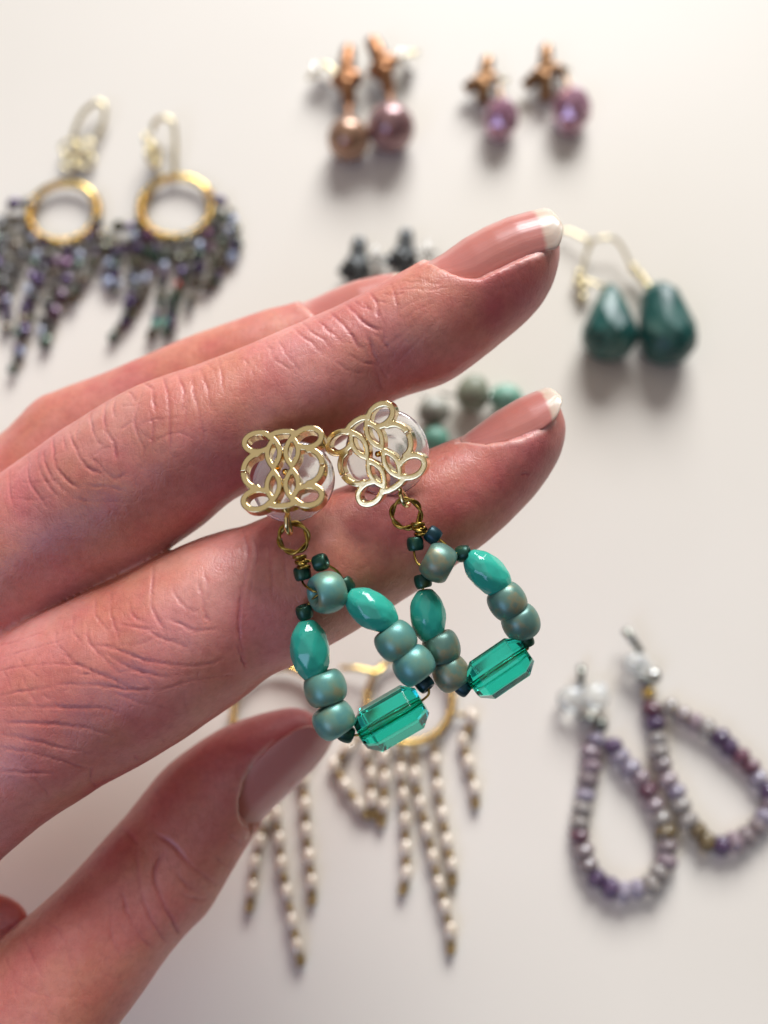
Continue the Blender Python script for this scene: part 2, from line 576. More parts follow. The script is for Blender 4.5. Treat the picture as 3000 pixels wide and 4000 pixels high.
MIDDLE = [(-560, 2260, -240, 2800, 154, .95), (-250, 2030, 30, 2560, 153, .95), (0, 1853, 250, 2365, 152, .95), (259, 1669, 520, 2235, 150.5, .95), (500, 1527, 780, 2060, 149.5, .95),
          (645, 1470, 900, 1962, 149, .95), (874, 1392, 1080, 1860, 149, .95), (1145, 1271, 1320, 1735, 149, .95), (1375, 1170, 1524, 1573, 149, .96),
          (1603, 1046, 1755, 1490, 149, .96), (1811, 932, 1950, 1345, 149, .97), (1980, 850, 2070, 1240, 149, .97), (2095, 822, 2140, 1145, 149, .97),
          (2150, 850, 2170, 1078, 149, .97), (2178, 915, 2184, 1025, 149, .97), (2187, 965, 2187, 978, 149, .97)]
INDEX = [(-600, 2840, -350, 3700, 150, .75), (-300, 2650, -120, 3480, 148, .78), (0, 2480, 94, 3270, 147, .82), (217, 2370, 376, 3078, 147, .85), (470, 2250, 640, 2935, 147, .88), (709, 2130, 900, 2760, 147.5, .92),
         (868, 2072, 1045, 2646, 148, .95), (975, 2045, 1143, 2598, 148, .95), (1180, 1962, 1350, 2487, 148, .95), (1382, 1880, 1532, 2370, 148.5, .95),
         (1560, 1803, 1730, 2242, 149, .95), (1700, 1742, 1851, 2156, 149, .96), (1840, 1685, 1967, 2062, 149, .97), (2000, 1572, 2085, 1940, 149, .97),
         (2120, 1530, 2160, 1835, 149, .97), (2180, 1575, 2196, 1755, 149, .97), (2203, 1630, 2207, 1700, 149, .97), (2209, 1660, 2209, 1672, 149, .97)]
RING = [(-600, 2070, -300, 2500, 164, .95), (-250, 1890, -50, 2260, 165, .95), (0, 1699, 190, 2060, 166, .95), (139, 1567, 340, 1930, 167, .95), (235, 1524, 420, 1880, 167, .95), (386, 1470, 550, 1830, 167, .95),
        (723, 1325, 880, 1680, 167, .95), (1000, 1226, 1140, 1570, 167, .95), (1145, 1187, 1270, 1520, 167, .95), (1301, 1128, 1410, 1450, 167, .95),
        (1482, 1074, 1560, 1360, 167, .95), (1580, 1080, 1630, 1290, 167, .95), (1640, 1140, 1655, 1230, 167, .95), (1662, 1180, 1663, 1192, 167, .95)]
LITTLE = [(-500, 2050, -300, 2400, 176, .95), (-100, 1890, 60, 2200, 181, .95), (250, 1720, 400, 2010, 184, .95), (600, 1560, 730, 1830, 184, .95), (850, 1460, 950, 1700, 182, .95),
          (980, 1440, 1040, 1620, 181, .95), (1050, 1480, 1075, 1560, 180, .95), (1075, 1515, 1077, 1525, 180, .95)]
THUMB = [(-420, 4040, 20, 4620, 150, .9), (-130, 3790, 250, 4270, 150, .92), (110, 3574, 462, 4000, 153, .94), (274, 3425, 627, 3772, 156, .95), (392, 3293, 729, 3646, 158, .95),
         (482, 3196, 823, 3544, 160, .93), (627, 3017, 948, 3333, 162, .92), (784, 2892, 1050, 3176, 163, .92), (940, 2813, 1140, 3090, 164, .92), (1097, 2768, 1226, 3000, 165, .92),
         (1180, 2770, 1268, 2945, 165, .92), (1240, 2805, 1286, 2905, 165, .92), (1276, 2845, 1290, 2880, 165, .92), (1288, 2866, 1289, 2870, 165, .92)]
WEB = [(-900, 3300, -800, 3900, 168, .8), (-500, 3420, -450, 3850, 166, .7), (-200, 3470, -200, 3800, 164, .6), (0, 3492, 0, 3760, 163, .55), (80, 3530, 70, 3720, 162, .5), (112, 3580, 110, 3660, 162, .5), (120, 3618, 120, 3624, 162, .5)]
PALM = [(-330, 2700, -330, 2800, 162, .5), (-400, 2250, -420, 3300, 162, .34), (-650, 2150, -620, 3700, 163, .34), (-1000, 2350, -860, 4050, 164, .34), (-1400, 2700, -1200, 4250, 166, .36), (-1750, 3050, -1550, 4250, 168, .42), (-2050, 3280, -1880, 4280, 170, .5), (-2110, 3700, -2060, 3950, 170, .5)]
THENAR = [(-300, 3950, 60, 4500, 150, .8), (-550, 3750, -250, 4600, 154, .7), (-950, 3450, -800, 4500, 160, .6), (-1300, 3500, -1250, 4200, 164, .6), (-1400, 3700, -1380, 3900, 164, .6)]

# nails: silhouette crest, near fold, in picture pixels; depth of the finger axis; transverse radius mm; lean towards the viewer
NAILS = [
    dict(crest=[(1655, 1036), (1690, 1014), (1727, 993), (1811, 932), (1895, 886), (1980, 850), (2064, 827), (2123, 813), (2150, 822), (2163, 850)],
         fold=[(1655, 1050), (1670, 1060), (1705, 1078), (1769, 1099), (1832, 1099), (1895, 1090), (1980, 1067), (2047, 1037), (2106, 1008), (2140, 978), (2156, 945), (2166, 900), (2168, 870)], d=149, R=6.4, phi=22),
    dict(crest=[(1790, 1716), (1803, 1708), (1853, 1670), (1938, 1607), (2022, 1558), (2085, 1531), (2136, 1514), (2160, 1522), (2170, 1538)],
         fold=[(1790, 1728), (1811, 1735), (1874, 1741), (1938, 1735), (2001, 1721), (2064, 1695), (2098, 1678), (2127, 1653), (2148, 1628), (2168, 1580), (2173, 1550)], d=149, R=6.0, phi=20),
    dict(crest=[(1180, 1182), (1220, 1168), (1301, 1130), (1386, 1096), (1482, 1074), (1545, 1066), (1600, 1068)],
         fold=[(1180, 1195), (1240, 1250), (1330, 1235), (1420, 1200), (1510, 1165), (1570, 1130), (1604, 1085)], d=167, R=6.0, phi=15),
    dict(crest=[(1012, 3226), (1030, 3202), (1050, 3176), (1100, 3128), (1165, 3065), (1226, 3002), (1270, 2948), (1300, 2895), (1312, 2868)],
         fold=[(1000, 3205), (965, 3150), (972, 3075), (1000, 3000), (1042, 2940), (1090, 2892), (1136, 2858), (1190, 2828), (1240, 2815), (1285, 2830), (1306, 2855)], d=164.5, R=8.3, phi=34),
]

def nail_frame(N):
    cr_ = np.array([cam(x, y, N['d']) for x, y in N['crest']])
    fo = np.array([cam(x, y, N['d']) for x, y in N['fold']])
    o = cr_[0]
    e1 = cr_[-1] - cr_[0]
    e1 /= np.linalg.norm(e1)
    e3 = -cr_.mean(0) / np.linalg.norm(cr_.mean(0))
    e3 = e3 - e1 * e3.dot(e1)
    e3 /= np.linalg.norm(e3)
    e2 = np.cross(e3, e1)
    if e2.dot(cr_.mean(0) - fo.mean(0)) < 0:
        e2 = -e2
    cs = np.stack([(cr_ - o) @ e1, (cr_ - o) @ e2], -1)
    fs = np.stack([(fo - o) @ e1, (fo - o) @ e2], -1)
    ln = max(cs[-1, 0], fs[-1, 0])
    s = np.linspace(0, ln, 200)
    ce = np.interp(s, cs[:, 0], cs[:, 1])
    fo_ = fs[np.argsort(fs[:, 0])]
    fe = np.interp(s, fo_[:, 0], fo_[:, 1])
    ker = np.hanning(13)
    ker /= ker.sum()
    pad = lambda q: np.convolve(np.pad(q, 6, mode='reflect', reflect_type='odd'), ker, 'valid')
    ce, fe = pad(ce), pad(fe)
    R = N['R']
    h = np.clip(ce - fe, 0.02, 1.9 * R)
    amax = np.arccos(np.clip(1 - h / R, -1, 1))
    phi = math.radians(N['phi'])
    amax = np.maximum(amax, phi + 0.03)
    amax = np.minimum(amax, phi + math.radians(64))
    amin = 2 * phi - amax
    return dict(o=o, e1=e1, e2=e2, e3=e3, ln=ln, s=s, c2=ce - R, R=R, amax=amax, amin=amin, phi=phi)

FR = [nail_frame(N) for N in NAILS]

LO = np.array([-152.0, -102.0, -196.0])
HI = np.array([36.0, 50.0, -126.0])
LO = np.floor(LO / VOX) * VOX
dims = np.ceil((HI - LO) / VOX).astype(int)
BAND = 6
def levelset(st, per=7):
    v, q, t = tube_from_pairs(st, per=per)
    g = vdb.FloatGrid.createLevelSetFromPolygons(v.astype(np.float32), triangles=t.astype(np.uint32), quads=q.astype(np.uint32),
                                                 transform=vdb.createLinearTransform(VOX), halfWidth=BAND)
    (a, b_) = g.evalActiveVoxelBoundingBox()
    off = np.round(LO / VOX).astype(int)
    lo = np.maximum(np.array(a), off)
    hi = np.minimum(np.array(b_) + 1, off + dims)
    arr = np.full(tuple(hi - lo), BAND * VOX, dtype=np.float32)
    g.copyToArray(arr, ijk=tuple(int(x) for x in lo))
    sl = tuple(slice(int(x), int(y)) for x, y in zip(lo - off, hi - off))
    return arr, sl

D = np.full(tuple(dims), BAND * VOX, dtype=np.float32)
for st, k in ((LITTLE, 0.5), (RING, 0.5), (MIDDLE, 0.8), (INDEX, 1.1), (PALM, 2.8), (WEB, 1.2), (THUMB, 1.2), (THENAR, 2.8)):
    arr, sl = levelset(st)
    D[sl] = smin(D[sl], arr, k)

for F in FR:      # nail beds are let into the finger tips
    ctr = F['o'] + F['e1'] * F['ln'] / 2
    lo = np.clip(np.floor((ctr - 14 - LO) / VOX).astype(int), 0, dims - 1)
    hi = np.clip(np.ceil((ctr + 14 - LO) / VOX).astype(int), 1, dims)
    gx = np.stack(np.meshgrid(*[np.arange(lo[i], hi[i]) * VOX + LO[i] for i in range(3)], indexing='ij'), -1) - F['o']
    s = gx @ F['e1']
    y = gx @ F['e2'] - np.interp(s, F['s'], F['c2'])
    z = gx @ F['e3']
    rad = np.hypot(y, z)
    al = np.arctan2(z, y)
    top = rad - (F['R'] - 0.12)
    sd = np.minimum(np.interp(s, F['s'], F['amax']) - al, al - np.interp(s, F['s'], F['amin'])) * F['R']
    en = np.minimum(np.minimum(s + 0.25, F['ln'] + 3.5 - s), F['R'] + 2.6 - rad)
    cut = np.minimum(np.minimum(top, sd + 0.1), en)
    sl = tuple(slice(int(x), int(y_)) for x, y_ in zip(lo, hi))
    D[sl] = -smin(-D[sl], -np.clip(cut, -3, 3).astype(np.float32), 0.25)

pts, quads = sdf_to_quads(D, LO, VOX)
del D
# smoothing + one subdivision level for fine skin relief
def relax(p, q, it, f):
    e = np.concatenate([q[:, [0, 1]], q[:, [1, 2]], q[:, [2, 3]], q[:, [3, 0]]])
    i, j = e[:, 0], e[:, 1]
    n_ = len(p)
    cnt = np.maximum(np.bincount(i, minlength=n_) + np.bincount(j, minlength=n_), 1)
    for _ in range(it):
        av = np.stack([np.bincount(i, p[j, k], n_) + np.bincount(j, p[i, k], n_) for k in range(3)], -1) / cnt[:, None]
        p = p + f * (av - p)
    return p

def subdivide(p, q):
    n_ = len(p)
    e = np.concatenate([q[:, [0, 1]], q[:, [1, 2]], q[:, [2, 3]], q[:, [3, 0]]]).astype(np.int64)
    key = e.min(1) * n_ + e.max(1)
    uq, inv = np.unique(key, return_inverse=True)
    mid = (p[uq // n_] + p[uq % n_]) / 2
    fc = p[q].mean(1)
    m_ = len(q)
    em_ = n_ + inv.reshape(4, m_)
    fi = n_ + len(uq) + np.arange(m_)
    qq = [np.stack([q[:, k], em_[k], fi, em_[k - 1]], -1) for k in range(4)]
    return np.vstack([p, mid, fc]), np.vstack(qq).astype(np.int64)

def vert_normals(p, q):
    fn = np.cross(p[q[:, 2]] - p[q[:, 0]], p[q[:, 3]] - p[q[:, 1]])
    n_ = np.stack([sum(np.bincount(q[:, k], fn[:, c_], len(p)) for k in range(4)) for c_ in range(3)], -1)
    return n_ / (np.linalg.norm(n_, axis=1)[:, None] + 1e-12)

quads = quads.astype(np.int64)
pts = relax(pts, quads, 2, 0.5)
V, Q = subdivide(pts, quads)
V = relax(V, Q, 2, 0.5)
NRM = vert_normals(V, Q)
nv = len(V)
# quads come out of the grid with either winding: make normals point outwards
if (NRM[V[:, 2].argmax()])[2] < 0:
    NRM = -NRM
    Q = Q[:, ::-1]

SX = 1500 + V[:, 0] / (-V[:, 2]) / KT * 1500
SY = 2000 - V[:, 1] / (-V[:, 2]) / KT * 1500
DEP = -V[:, 2]
FACING = -(NRM * V).sum(1) / np.linalg.norm(V, axis=1)

# skin creases, picked off the photograph tile by tile: (tile origin, tile factor, depth limit, [(points, depth mm, sigma mm)])
Z1 = ((0, 1000), .6028, 152)
Z2 = ((1000, 1000), .6028, 152)
Z5 = ((0, 2000), .7233, 152)
Z6 = ((0, 2800), .7836, 170)
Z4 = ((1600, 1400), .4219, 152)
Z3 = ((1600, 700), .4219, 152)
CREASES = [
    (Z1, [([(1050, 780), (1085, 880), (1095, 1000), (1100, 1150), (1102, 1290)], .34, .17), ([(1145, 760), (1185, 850), (1190, 930), (1180, 1010)], .28, .16),
          ([(1240, 735), (1255, 870), (1280, 980), (1300, 1080), (1330, 1220)], .27, .15), ([(1295, 725), (1340, 840), (1365, 1000)], .24, .15),
          ([(1418, 650), (1435, 760), (1450, 890)], .22, .14), ([(1340, 700), (1400, 750)], .15, .12), ([(1580, 660), (1630, 730), (1645, 790)], .15, .13),
          ([(930, 815), (985, 860), (995, 940), (1005, 1010)], .34, .18), ([(960, 970), (985, 1080), (985, 1200), (975, 1310)], .25, .15),
          ([(830, 870), (870, 930)], .28, .16), ([(920, 860), (890, 980), (870, 1040), (880, 1120), (900, 1180), (930, 1250), (915, 1380)], .25, .15),
          ([(750, 905), (735, 1000), (740, 1050)], .25, .15), ([(684, 950), (675, 1060), (690, 1140), (730, 1200), (745, 1280), (748, 1330)], .34, .18),
          ([(735, 1190), (790, 1120), (865, 1060)], .22, .16), ([(590, 1010), (595, 1110), (620, 1180), (660, 1230)], .28, .16),
          ([(450, 1150), (490, 1250), (530, 1330), (580, 1380), (660, 1410)], .34, .18), ([(510, 1080), (490, 1200)], .22, .14), ([(415, 1160), (415, 1220), (430, 1270)], .24, .14),
          ([(345, 1180), (345, 1290), (370, 1380), (430, 1450), (520, 1510)], .34, .18), ([(570, 1290), (640, 1350), (740, 1440), (820, 1400)], .18, .15),
          ([(285, 1250), (290, 1340), (340, 1440), (450, 1540)], .26, .16), ([(245, 1260), (250, 1360), (320, 1500), (400, 1570)], .22, .15),
          ([(180, 1300), (180, 1420), (240, 1540), (330, 1650)], .24, .15), ([(60, 1390), (60, 1500), (90, 1640)], .22, .15), ([(540, 1480), (680, 1500), (800, 1520)], .15, .13),
          ([(450, 1560), (600, 1590), (850, 1600)], .13, .13), ([(1220, 880), (1200, 1080), (1190, 1260)], .16, .14), ([(890, 1100), (1000, 1060), (1100, 1050), (1180, 1040)], .12, .12),
          ([(980, 1220), (1080, 1160), (1170, 1150), (1280, 1190)], .13, .12), ([(750, 960), (860, 970), (920, 950)], .12, .12), ([(110, 1460), (200, 1470), (320, 1460), (430, 1440)], .1, .12),
          ([(50, 1560), (200, 1580), (350, 1560)], .1, .12), ([(600, 1300), (660, 1250), (720, 1240)], .14, .13), ([(1000, 1200), (920, 1150), (880, 1110)], .13, .12)]),
    (Z2, [([(225, 445), (300, 520), (380, 580), (430, 640)], .25, .15), ([(285, 410), (360, 490), (450, 550), (480, 600)], .25, .15), ([(385, 405), (470, 480), (560, 560)], .25, .15),
          ([(485, 370), (560, 440), (620, 510), (650, 570), (690, 600)], .38, .19), ([(590, 320), (650, 380), (700, 430), (770, 470), (820, 475)], .38, .19),
          ([(740, 240), (790, 310), (785, 370), (810, 390)], .34, .18), ([(870, 180), (905, 260), (915, 330), (905, 390)], .24, .15), ([(760, 290), (850, 300)], .2, .13),
          ([(700, 480), (740, 560), (770, 660), (820, 740), (850, 790)], .28, .18), ([(760, 500), (830, 560), (870, 620)], .2, .14), ([(830, 420), (830, 520), (820, 580)], .22, .15),
          ([(60, 560), (100, 610), (130, 680), (230, 730)], .17, .14), ([(140, 540), (200, 640), (250, 700), (300, 760)], .19, .14), ([(590, 640), (700, 690), (780, 700)], .2, .15),
          ([(500, 680), (600, 740), (700, 760)], .15, .13), ([(780, 640), (870, 560), (1000, 470), (1100, 360)], .12, .13), ([(850, 780), (960, 640), (1100, 500), (1190, 400)], .11, .13),
          ([(940, 160), (1040, 170), (1200, 180)], .13, .11), ([(900, 230), (1000, 210), (1130, 220), (1250, 200)], .13, .11), ([(1000, 130), (1120, 160)], .13, .11),
          ([(770, 690), (800, 800), (830, 900)], .22, .2), ([(640, 290), (690, 330), (760, 350)], .2, .14), ([(690, 300), (740, 340)], .2, .13), ([(900, 400), (960, 330), (1060, 280)], .13, .12),
          ([(960, 430), (1040, 350), (1160, 300)], .12, .12), ([(820, 240), (880, 250), (960, 240)], .16, .12)]),
    (Z5, [([(1306, 90), (1335, 200), (1320, 350), (1300, 450), (1290, 560), (1295, 690), (1320, 820)], .36, .19), ([(1366, 110), (1385, 230), (1370, 330), (1340, 500)], .28, .17),
          ([(1436, 120), (1460, 260), (1470, 380), (1475, 470)], .24, .16), ([(1520, 150), (1540, 300), (1545, 390)], .22, .16), ([(1100, 320), (1120, 400), (1125, 480)], .28, .16),
          ([(1070, 380), (1090, 460), (1110, 560), (1130, 590)], .34, .18), ([(930, 400), (960, 470), (1010, 520), (1070, 540)], .27, .17), ([(830, 290), (815, 450), (840, 560), (890, 640)], .34, .18),
          ([(690, 480), (720, 560), (780, 600)], .24, .16), ([(600, 430), (595, 540), (630, 650), (640, 710)], .24, .15), ([(510, 460), (520, 560), (580, 640)], .22, .15),
          ([(470, 600), (480, 700), (560, 790), (640, 870)], .25, .16), ([(890, 570), (980, 610), (1070, 640), (1180, 635)], .26, .17), ([(780, 630), (870, 680), (960, 710), (1005, 730)], .28, .17),
          ([(640, 600), (720, 620), (880, 640)], .22, .15), ([(500, 720), (620, 740), (750, 790), (900, 820), (1080, 830), (1200, 800)], .27, .17), ([(500, 720), (620, 720), (760, 710), (850, 670)], .16, .13),
          ([(520, 730), (680, 830), (840, 880), (960, 890)], .24, .16), ([(280, 720), (380, 800), (480, 850), (600, 900), (700, 950), (820, 960)], .25, .16),
          ([(300, 930), (420, 930), (560, 940), (700, 960), (850, 960)], .22, .16), ([(380, 870), (540, 880), (700, 860), (800, 870)], .16, .13), ([(840, 970), (1000, 920), (1180, 890), (1280, 880)], .15, .14),
          ([(0, 990), (120, 970), (300, 940)], .24, .15), ([(0, 1050), (200, 1050), (400, 1060), (560, 1060), (650, 1090)], .24, .16), ([(600, 970), (760, 1030), (920, 1060)], .13, .13),
          ([(0, 1140), (150, 1140), (330, 1150), (480, 1170), (620, 1210)], .26, .17), ([(0, 1200), (160, 1230), (350, 1280), (500, 1300)], .24, .17), ([(0, 1270), (180, 1300), (380, 1360), (500, 1390)], .2, .16),
          ([(0, 1400), (140, 1410), (300, 1410)], .22, .17), ([(120, 880), (160, 970), (200, 1040)], .18, .13), ([(20, 860), (60, 960)], .16, .12), ([(230, 980), (330, 1060)], .16, .12),
          ([(60, 770), (200, 730), (350, 690)], .16, .12), ([(0, 860), (150, 830), (330, 820), (480, 830)], .18, .13), ([(500, 1370), (490, 1450), (520, 1490)], .3, .2),
          ([(1280, 720), (1300, 780), (1330, 850)], .36, .2), ([(720, 1310), (750, 1345)], .25, .18), ([(870, 1210), (890, 1255)], .22, .16), ([(180, 1440), (280, 1540)], .2, .2),
          ([(400, 560), (390, 640), (450, 720)], .18, .13), ([(300, 640), (310, 720), (400, 800)], .18, .13), ([(100, 780), (140, 840), (220, 900)], .15, .12), ([(700, 800), (760, 860), (830, 940)], .13, .12),
          ([(380, 900), (330, 1000), (350, 1080)], .12, .12), ([(1060, 830), (1070, 900), (1090, 990)], .11, .12), ([(990, 940), (1000, 1040), (1010, 1110)], .11, .12), ([(0, 720), (120, 690), (240, 640)], .16, .13)]),
    (Z6, [([(760, 570), (850, 630), (930, 720), (1000, 780), (1070, 840)], .6, .38), ([(820, 680), (770, 770), (790, 870), (830, 970), (880, 1060), (905, 1090)], .65, .4),
          ([(680, 640), (690, 800), (720, 930), (790, 1080), (840, 1140)], .35, .32), ([(880, 770), (920, 830), (1000, 880)], .4, .32), ([(900, 880), (960, 910), (1030, 910)], .4, .3),
          ([(600, 860), (640, 990), (700, 1100), (760, 1160)], .32, .3), ([(545, 900), (560, 1100), (600, 1190)], .25, .28), ([(1140, 590), (1215, 650)], .3, .26), ([(1070, 700), (1170, 770)], .3, .26),
          ([(110, 1080), (160, 1200), (215, 1300)], .26, .2), ([(210, 1020), (280, 1060), (330, 1130)], .24, .22), ([(430, 770), (470, 810)], .25, .25), ([(300, 880), (325, 935)], .25, .22),
          ([(140, 990), (60, 1050), (0, 1095)], .7, .45), ([(330, 1150), (360, 1260), (420, 1380)], .14, .16), ([(60, 1300), (180, 1380), (300, 1400), (430, 1390)], .14, .16), ([(585, 545), (650, 590), (700, 640)], .4, .4),
          ([(480, 1250), (560, 1300), (650, 1280)], .14, .16), ([(20, 1180), (60, 1290), (90, 1420)], .16, .16), ([(200, 1320), (240, 1420), (250, 1500)], .14, .15)]),
    (Z4, [([(1030, 1072), (1110, 1070)], .3, .13), ([(230, 880), (330, 860), (420, 880)], .1, .12), ([(250, 960), (330, 930), (420, 960)], .1, .12)]),
]
disp = np.zeros(nv)
front = (FACING > 0.02)
order = np.argsort(SX)
sxs = SX[order]
for (org, f, dmax), lst in CREASES:
    for pl, dep, sg in lst:
        q = catmull(np.array(pl, dtype=float), 5) * f + np.array(org)
        q = q + RNG.normal(0, 1.6, q.shape)
        mg = 40
        a0, a1 = np.searchsorted(sxs, [q[:, 0].min() - mg, q[:, 0].max() + mg])
        idx = order[a0:a1]
        idx = idx[(SY[idx] > q[:, 1].min() - mg) & (SY[idx] < q[:, 1].max() + mg) & front[idx] & (DEP[idx] < dmax)]
        if not len(idx):
            continue
        p = np.stack([SX[idx], SY[idx]], -1)
        best = np.full(len(idx), 1e9)
        bt = np.zeros(len(idx))
        n_ = len(q) - 1
        for i in range(n_):
            a_, b_ = q[i], q[i + 1]
            ab = b_ - a_
            t = np.clip(((p - a_) @ ab) / (ab @ ab + 1e-9), 0, 1)
            dd = np.linalg.norm(p - a_ - t[:, None] * ab, axis=1)
            m_ = dd < best
            best[m_] = dd[m_]
            bt[m_] = (i + t[m_]) / n_
        dm = best * KT * DEP[idx] / 1500
        fade = np.clip(np.minimum(bt, 1 - bt) * 5 + 0.25, 0, 1)
        prof = -np.exp(-(dm / sg) ** 2) + 0.02 * np.exp(-((dm - 2.1 * sg) / (1.1 * sg)) ** 2)
        disp[idx] += dep * (0.64 if dmax < 160 else 0.42) * fade * prof * (0.75 + 0.25 * np.sin(bt * 9 + dep * 40))
disp = np.clip(disp, -0.6, 0.25)
# soft lumps: knuckle and tendon unevenness
def lump(p, s, seed):
    r = np.random.RandomState(seed)
    o_ = np.zeros(len(p))
    for _ in range(7):
        k = r.normal(0, 1, 3) / s
        o_ += np.sin(p @ k + r.uniform(0, 6.28))
    return o_ / 7
crease = np.clip(-disp, 0, 0.5)
disp += 0.20 * lump(V, 2.6, 3) + 0.05 * lump(V, 1.1, 5)
nearnail = np.zeros(nv)
V2 = V + NRM * (disp)[:, None]

# redness: finger ends and the skin over the joints carry more blood
def blob(cx, cy, r, amt, dmin=0, dmax=999):
    return amt * np.exp(-((SX - cx) ** 2 + (SY - cy) ** 2) / (r * r)) * ((DEP > dmin) & (DEP < dmax))
red = 0.06 + blob(2050, 1150, 260, .55) + blob(2100, 1800, 260, .55) + blob(1150, 2900, 260, .6) + blob(1350, 1230, 180, .3) + blob(600, 3100, 300, .4) + blob(400, 1650, 300, .2)
red += blob(100, 2700, 300, .25) + blob(850, 1950, 300, .15) + blob(250, 3500, 260, .35) + 0.18 * lump(V, 4.0, 9)
red = np.clip(red + 2.0 * crease, 0, 1)
# dry pale cuticle along the nail folds, paler skin stretched over the bent knuckles
pale = np.zeros(nv)
for F in FR:
    rel = V - F['o']
    s = rel @ F['e1']
    y = rel @ F['e2'] - np.interp(s, F['s'], F['c2'])
    z = rel @ F['e3']
    rad = np.hypot(y, z)
    al = np.arctan2(z, y)
    sd = np.minimum(np.interp(s, F['s'], F['amax']) - al, al - np.interp(s, F['s'], F['amin'])) * F['R']
    ok = (s > -1.0) & (s < F['ln'] * 0.85) & (np.abs(rad - F['R']) < 2.0)
    pale += np.where(ok, np.exp(-((sd + 0.35) / 0.4) ** 2) * 0.75, 0)
    pale += np.where((s > -0.9) & (s < 0.3) & (np.abs(rad - F['R']) < 2.0) & (al < 0.9) & (al > -0.4), 0.15, 0)
pale += blob(480, 1600, 130, .30) + blob(330, 1700, 110, .22) + blob(800, 2210, 140, .28) + blob(650, 2330, 120, .2) + blob(150, 2420, 160, .22) + blob(1180, 1330, 150, .15)
pale = np.clip(pale * (0.7 + 0.6 * lump(V, 0.7, 21)), 0, 0.85)

HANDBASE = P(-900, 3300, 165)
me = big_mesh('hand', c2w(V2) - HANDBASE, Q, M_SKIN)
at_ = me.attributes.new('red', 'FLOAT', 'POINT')
at_.data.foreach_set('value', red.astype(np.float32))
at_ = me.attributes.new('pale', 'FLOAT', 'POINT')
at_.data.foreach_set('value', pale.astype(np.float32))
hand = obj('hand', me, None, HANDBASE)
hand['label'] = 'left hand, palm down, pinching two teal beaded earrings between index and middle finger'
hand['category'] = 'hand'

NAILLAB = ['long pale tipped nail of the middle finger', 'pointed pale tipped nail of the index finger', 'nail of the ring finger behind', 'blurred nail of the thumb']
for F, lab in zip(FR, NAILLAB):
    nu, nvv = 40, 64
    s = np.linspace(0.0, F['ln'], nvv)
    amax = np.interp(s, F['s'], F['amax']) + 0.02
    amin = np.interp(s, F['s'], F['amin']) - 0.02
    c2 = np.interp(s, F['s'], F['c2'])
    u = np.linspace(0, 1, nu)
    al = amin[:, None] + (amax - amin)[:, None] * u[None]
    top = []
    for rr_ in (F['R'] + 0.02, F['R'] - 0.42):
        g = F['o'] + s[:, None, None] * F['e1'] + (c2[:, None] + rr_ * np.cos(al))[..., None] * F['e2'] + (rr_ * np.sin(al))[..., None] * F['e3']
        top.append(g.reshape(-1, 3))
    A = np.vstack(top)
    n0 = nu * nvv
    fc = []
    for i in range(nvv - 1):
        for k in range(nu - 1):
            a_ = i * nu + k
            fc.append([a_, a_ + 1, a_ + nu + 1, a_ + nu])
            fc.append([n0 + a_, n0 + a_ + nu, n0 + a_ + nu + 1, n0 + a_ + 1])
    edge = [k for k in range(nu)] + [i * nu + nu - 1 for i in range(1, nvv)] + [(nvv - 1) * nu + k for k in range(nu - 2, -1, -1)] + [i * nu for i in range(nvv - 2, 0, -1)]
    for i in range(len(edge)):
        a_, b_ = edge[i], edge[(i + 1) % len(edge)]
        fc.append([a_, n0 + a_, n0 + b_, b_])
    me = mesh_from('fingernail', (c2w(A) - HANDBASE), fc, M_NAIL2 if 'thumb' in lab else M_NAIL, True, 1.0)
    bm = bmesh.new()
    bm.from_mesh(me)
    bmesh.ops.recalc_face_normals(bm, faces=bm.faces)
    bm.to_mesh(me)
    bm.free()
    # free edge follows a curve across the nail
    vv = np.repeat(s / F['ln'], nu)
    uu = np.tile(u, nvv)
    val = np.concatenate([vv - 0.05 * (1 - (2 * uu - 1) ** 2) + 0.035] * 2)
    a1 = me.attributes.new('nailv', 'FLOAT', 'POINT')
    a1.data.foreach_set('value', val.astype(np.float32))
    a2 = me.attributes.new('nailu', 'FLOAT', 'POINT')
    a2.data.foreach_set('value', np.concatenate([uu, uu]).astype(np.float32))
    o = obj('fingernail', me, hand, HANDBASE)
    o['label'] = lab

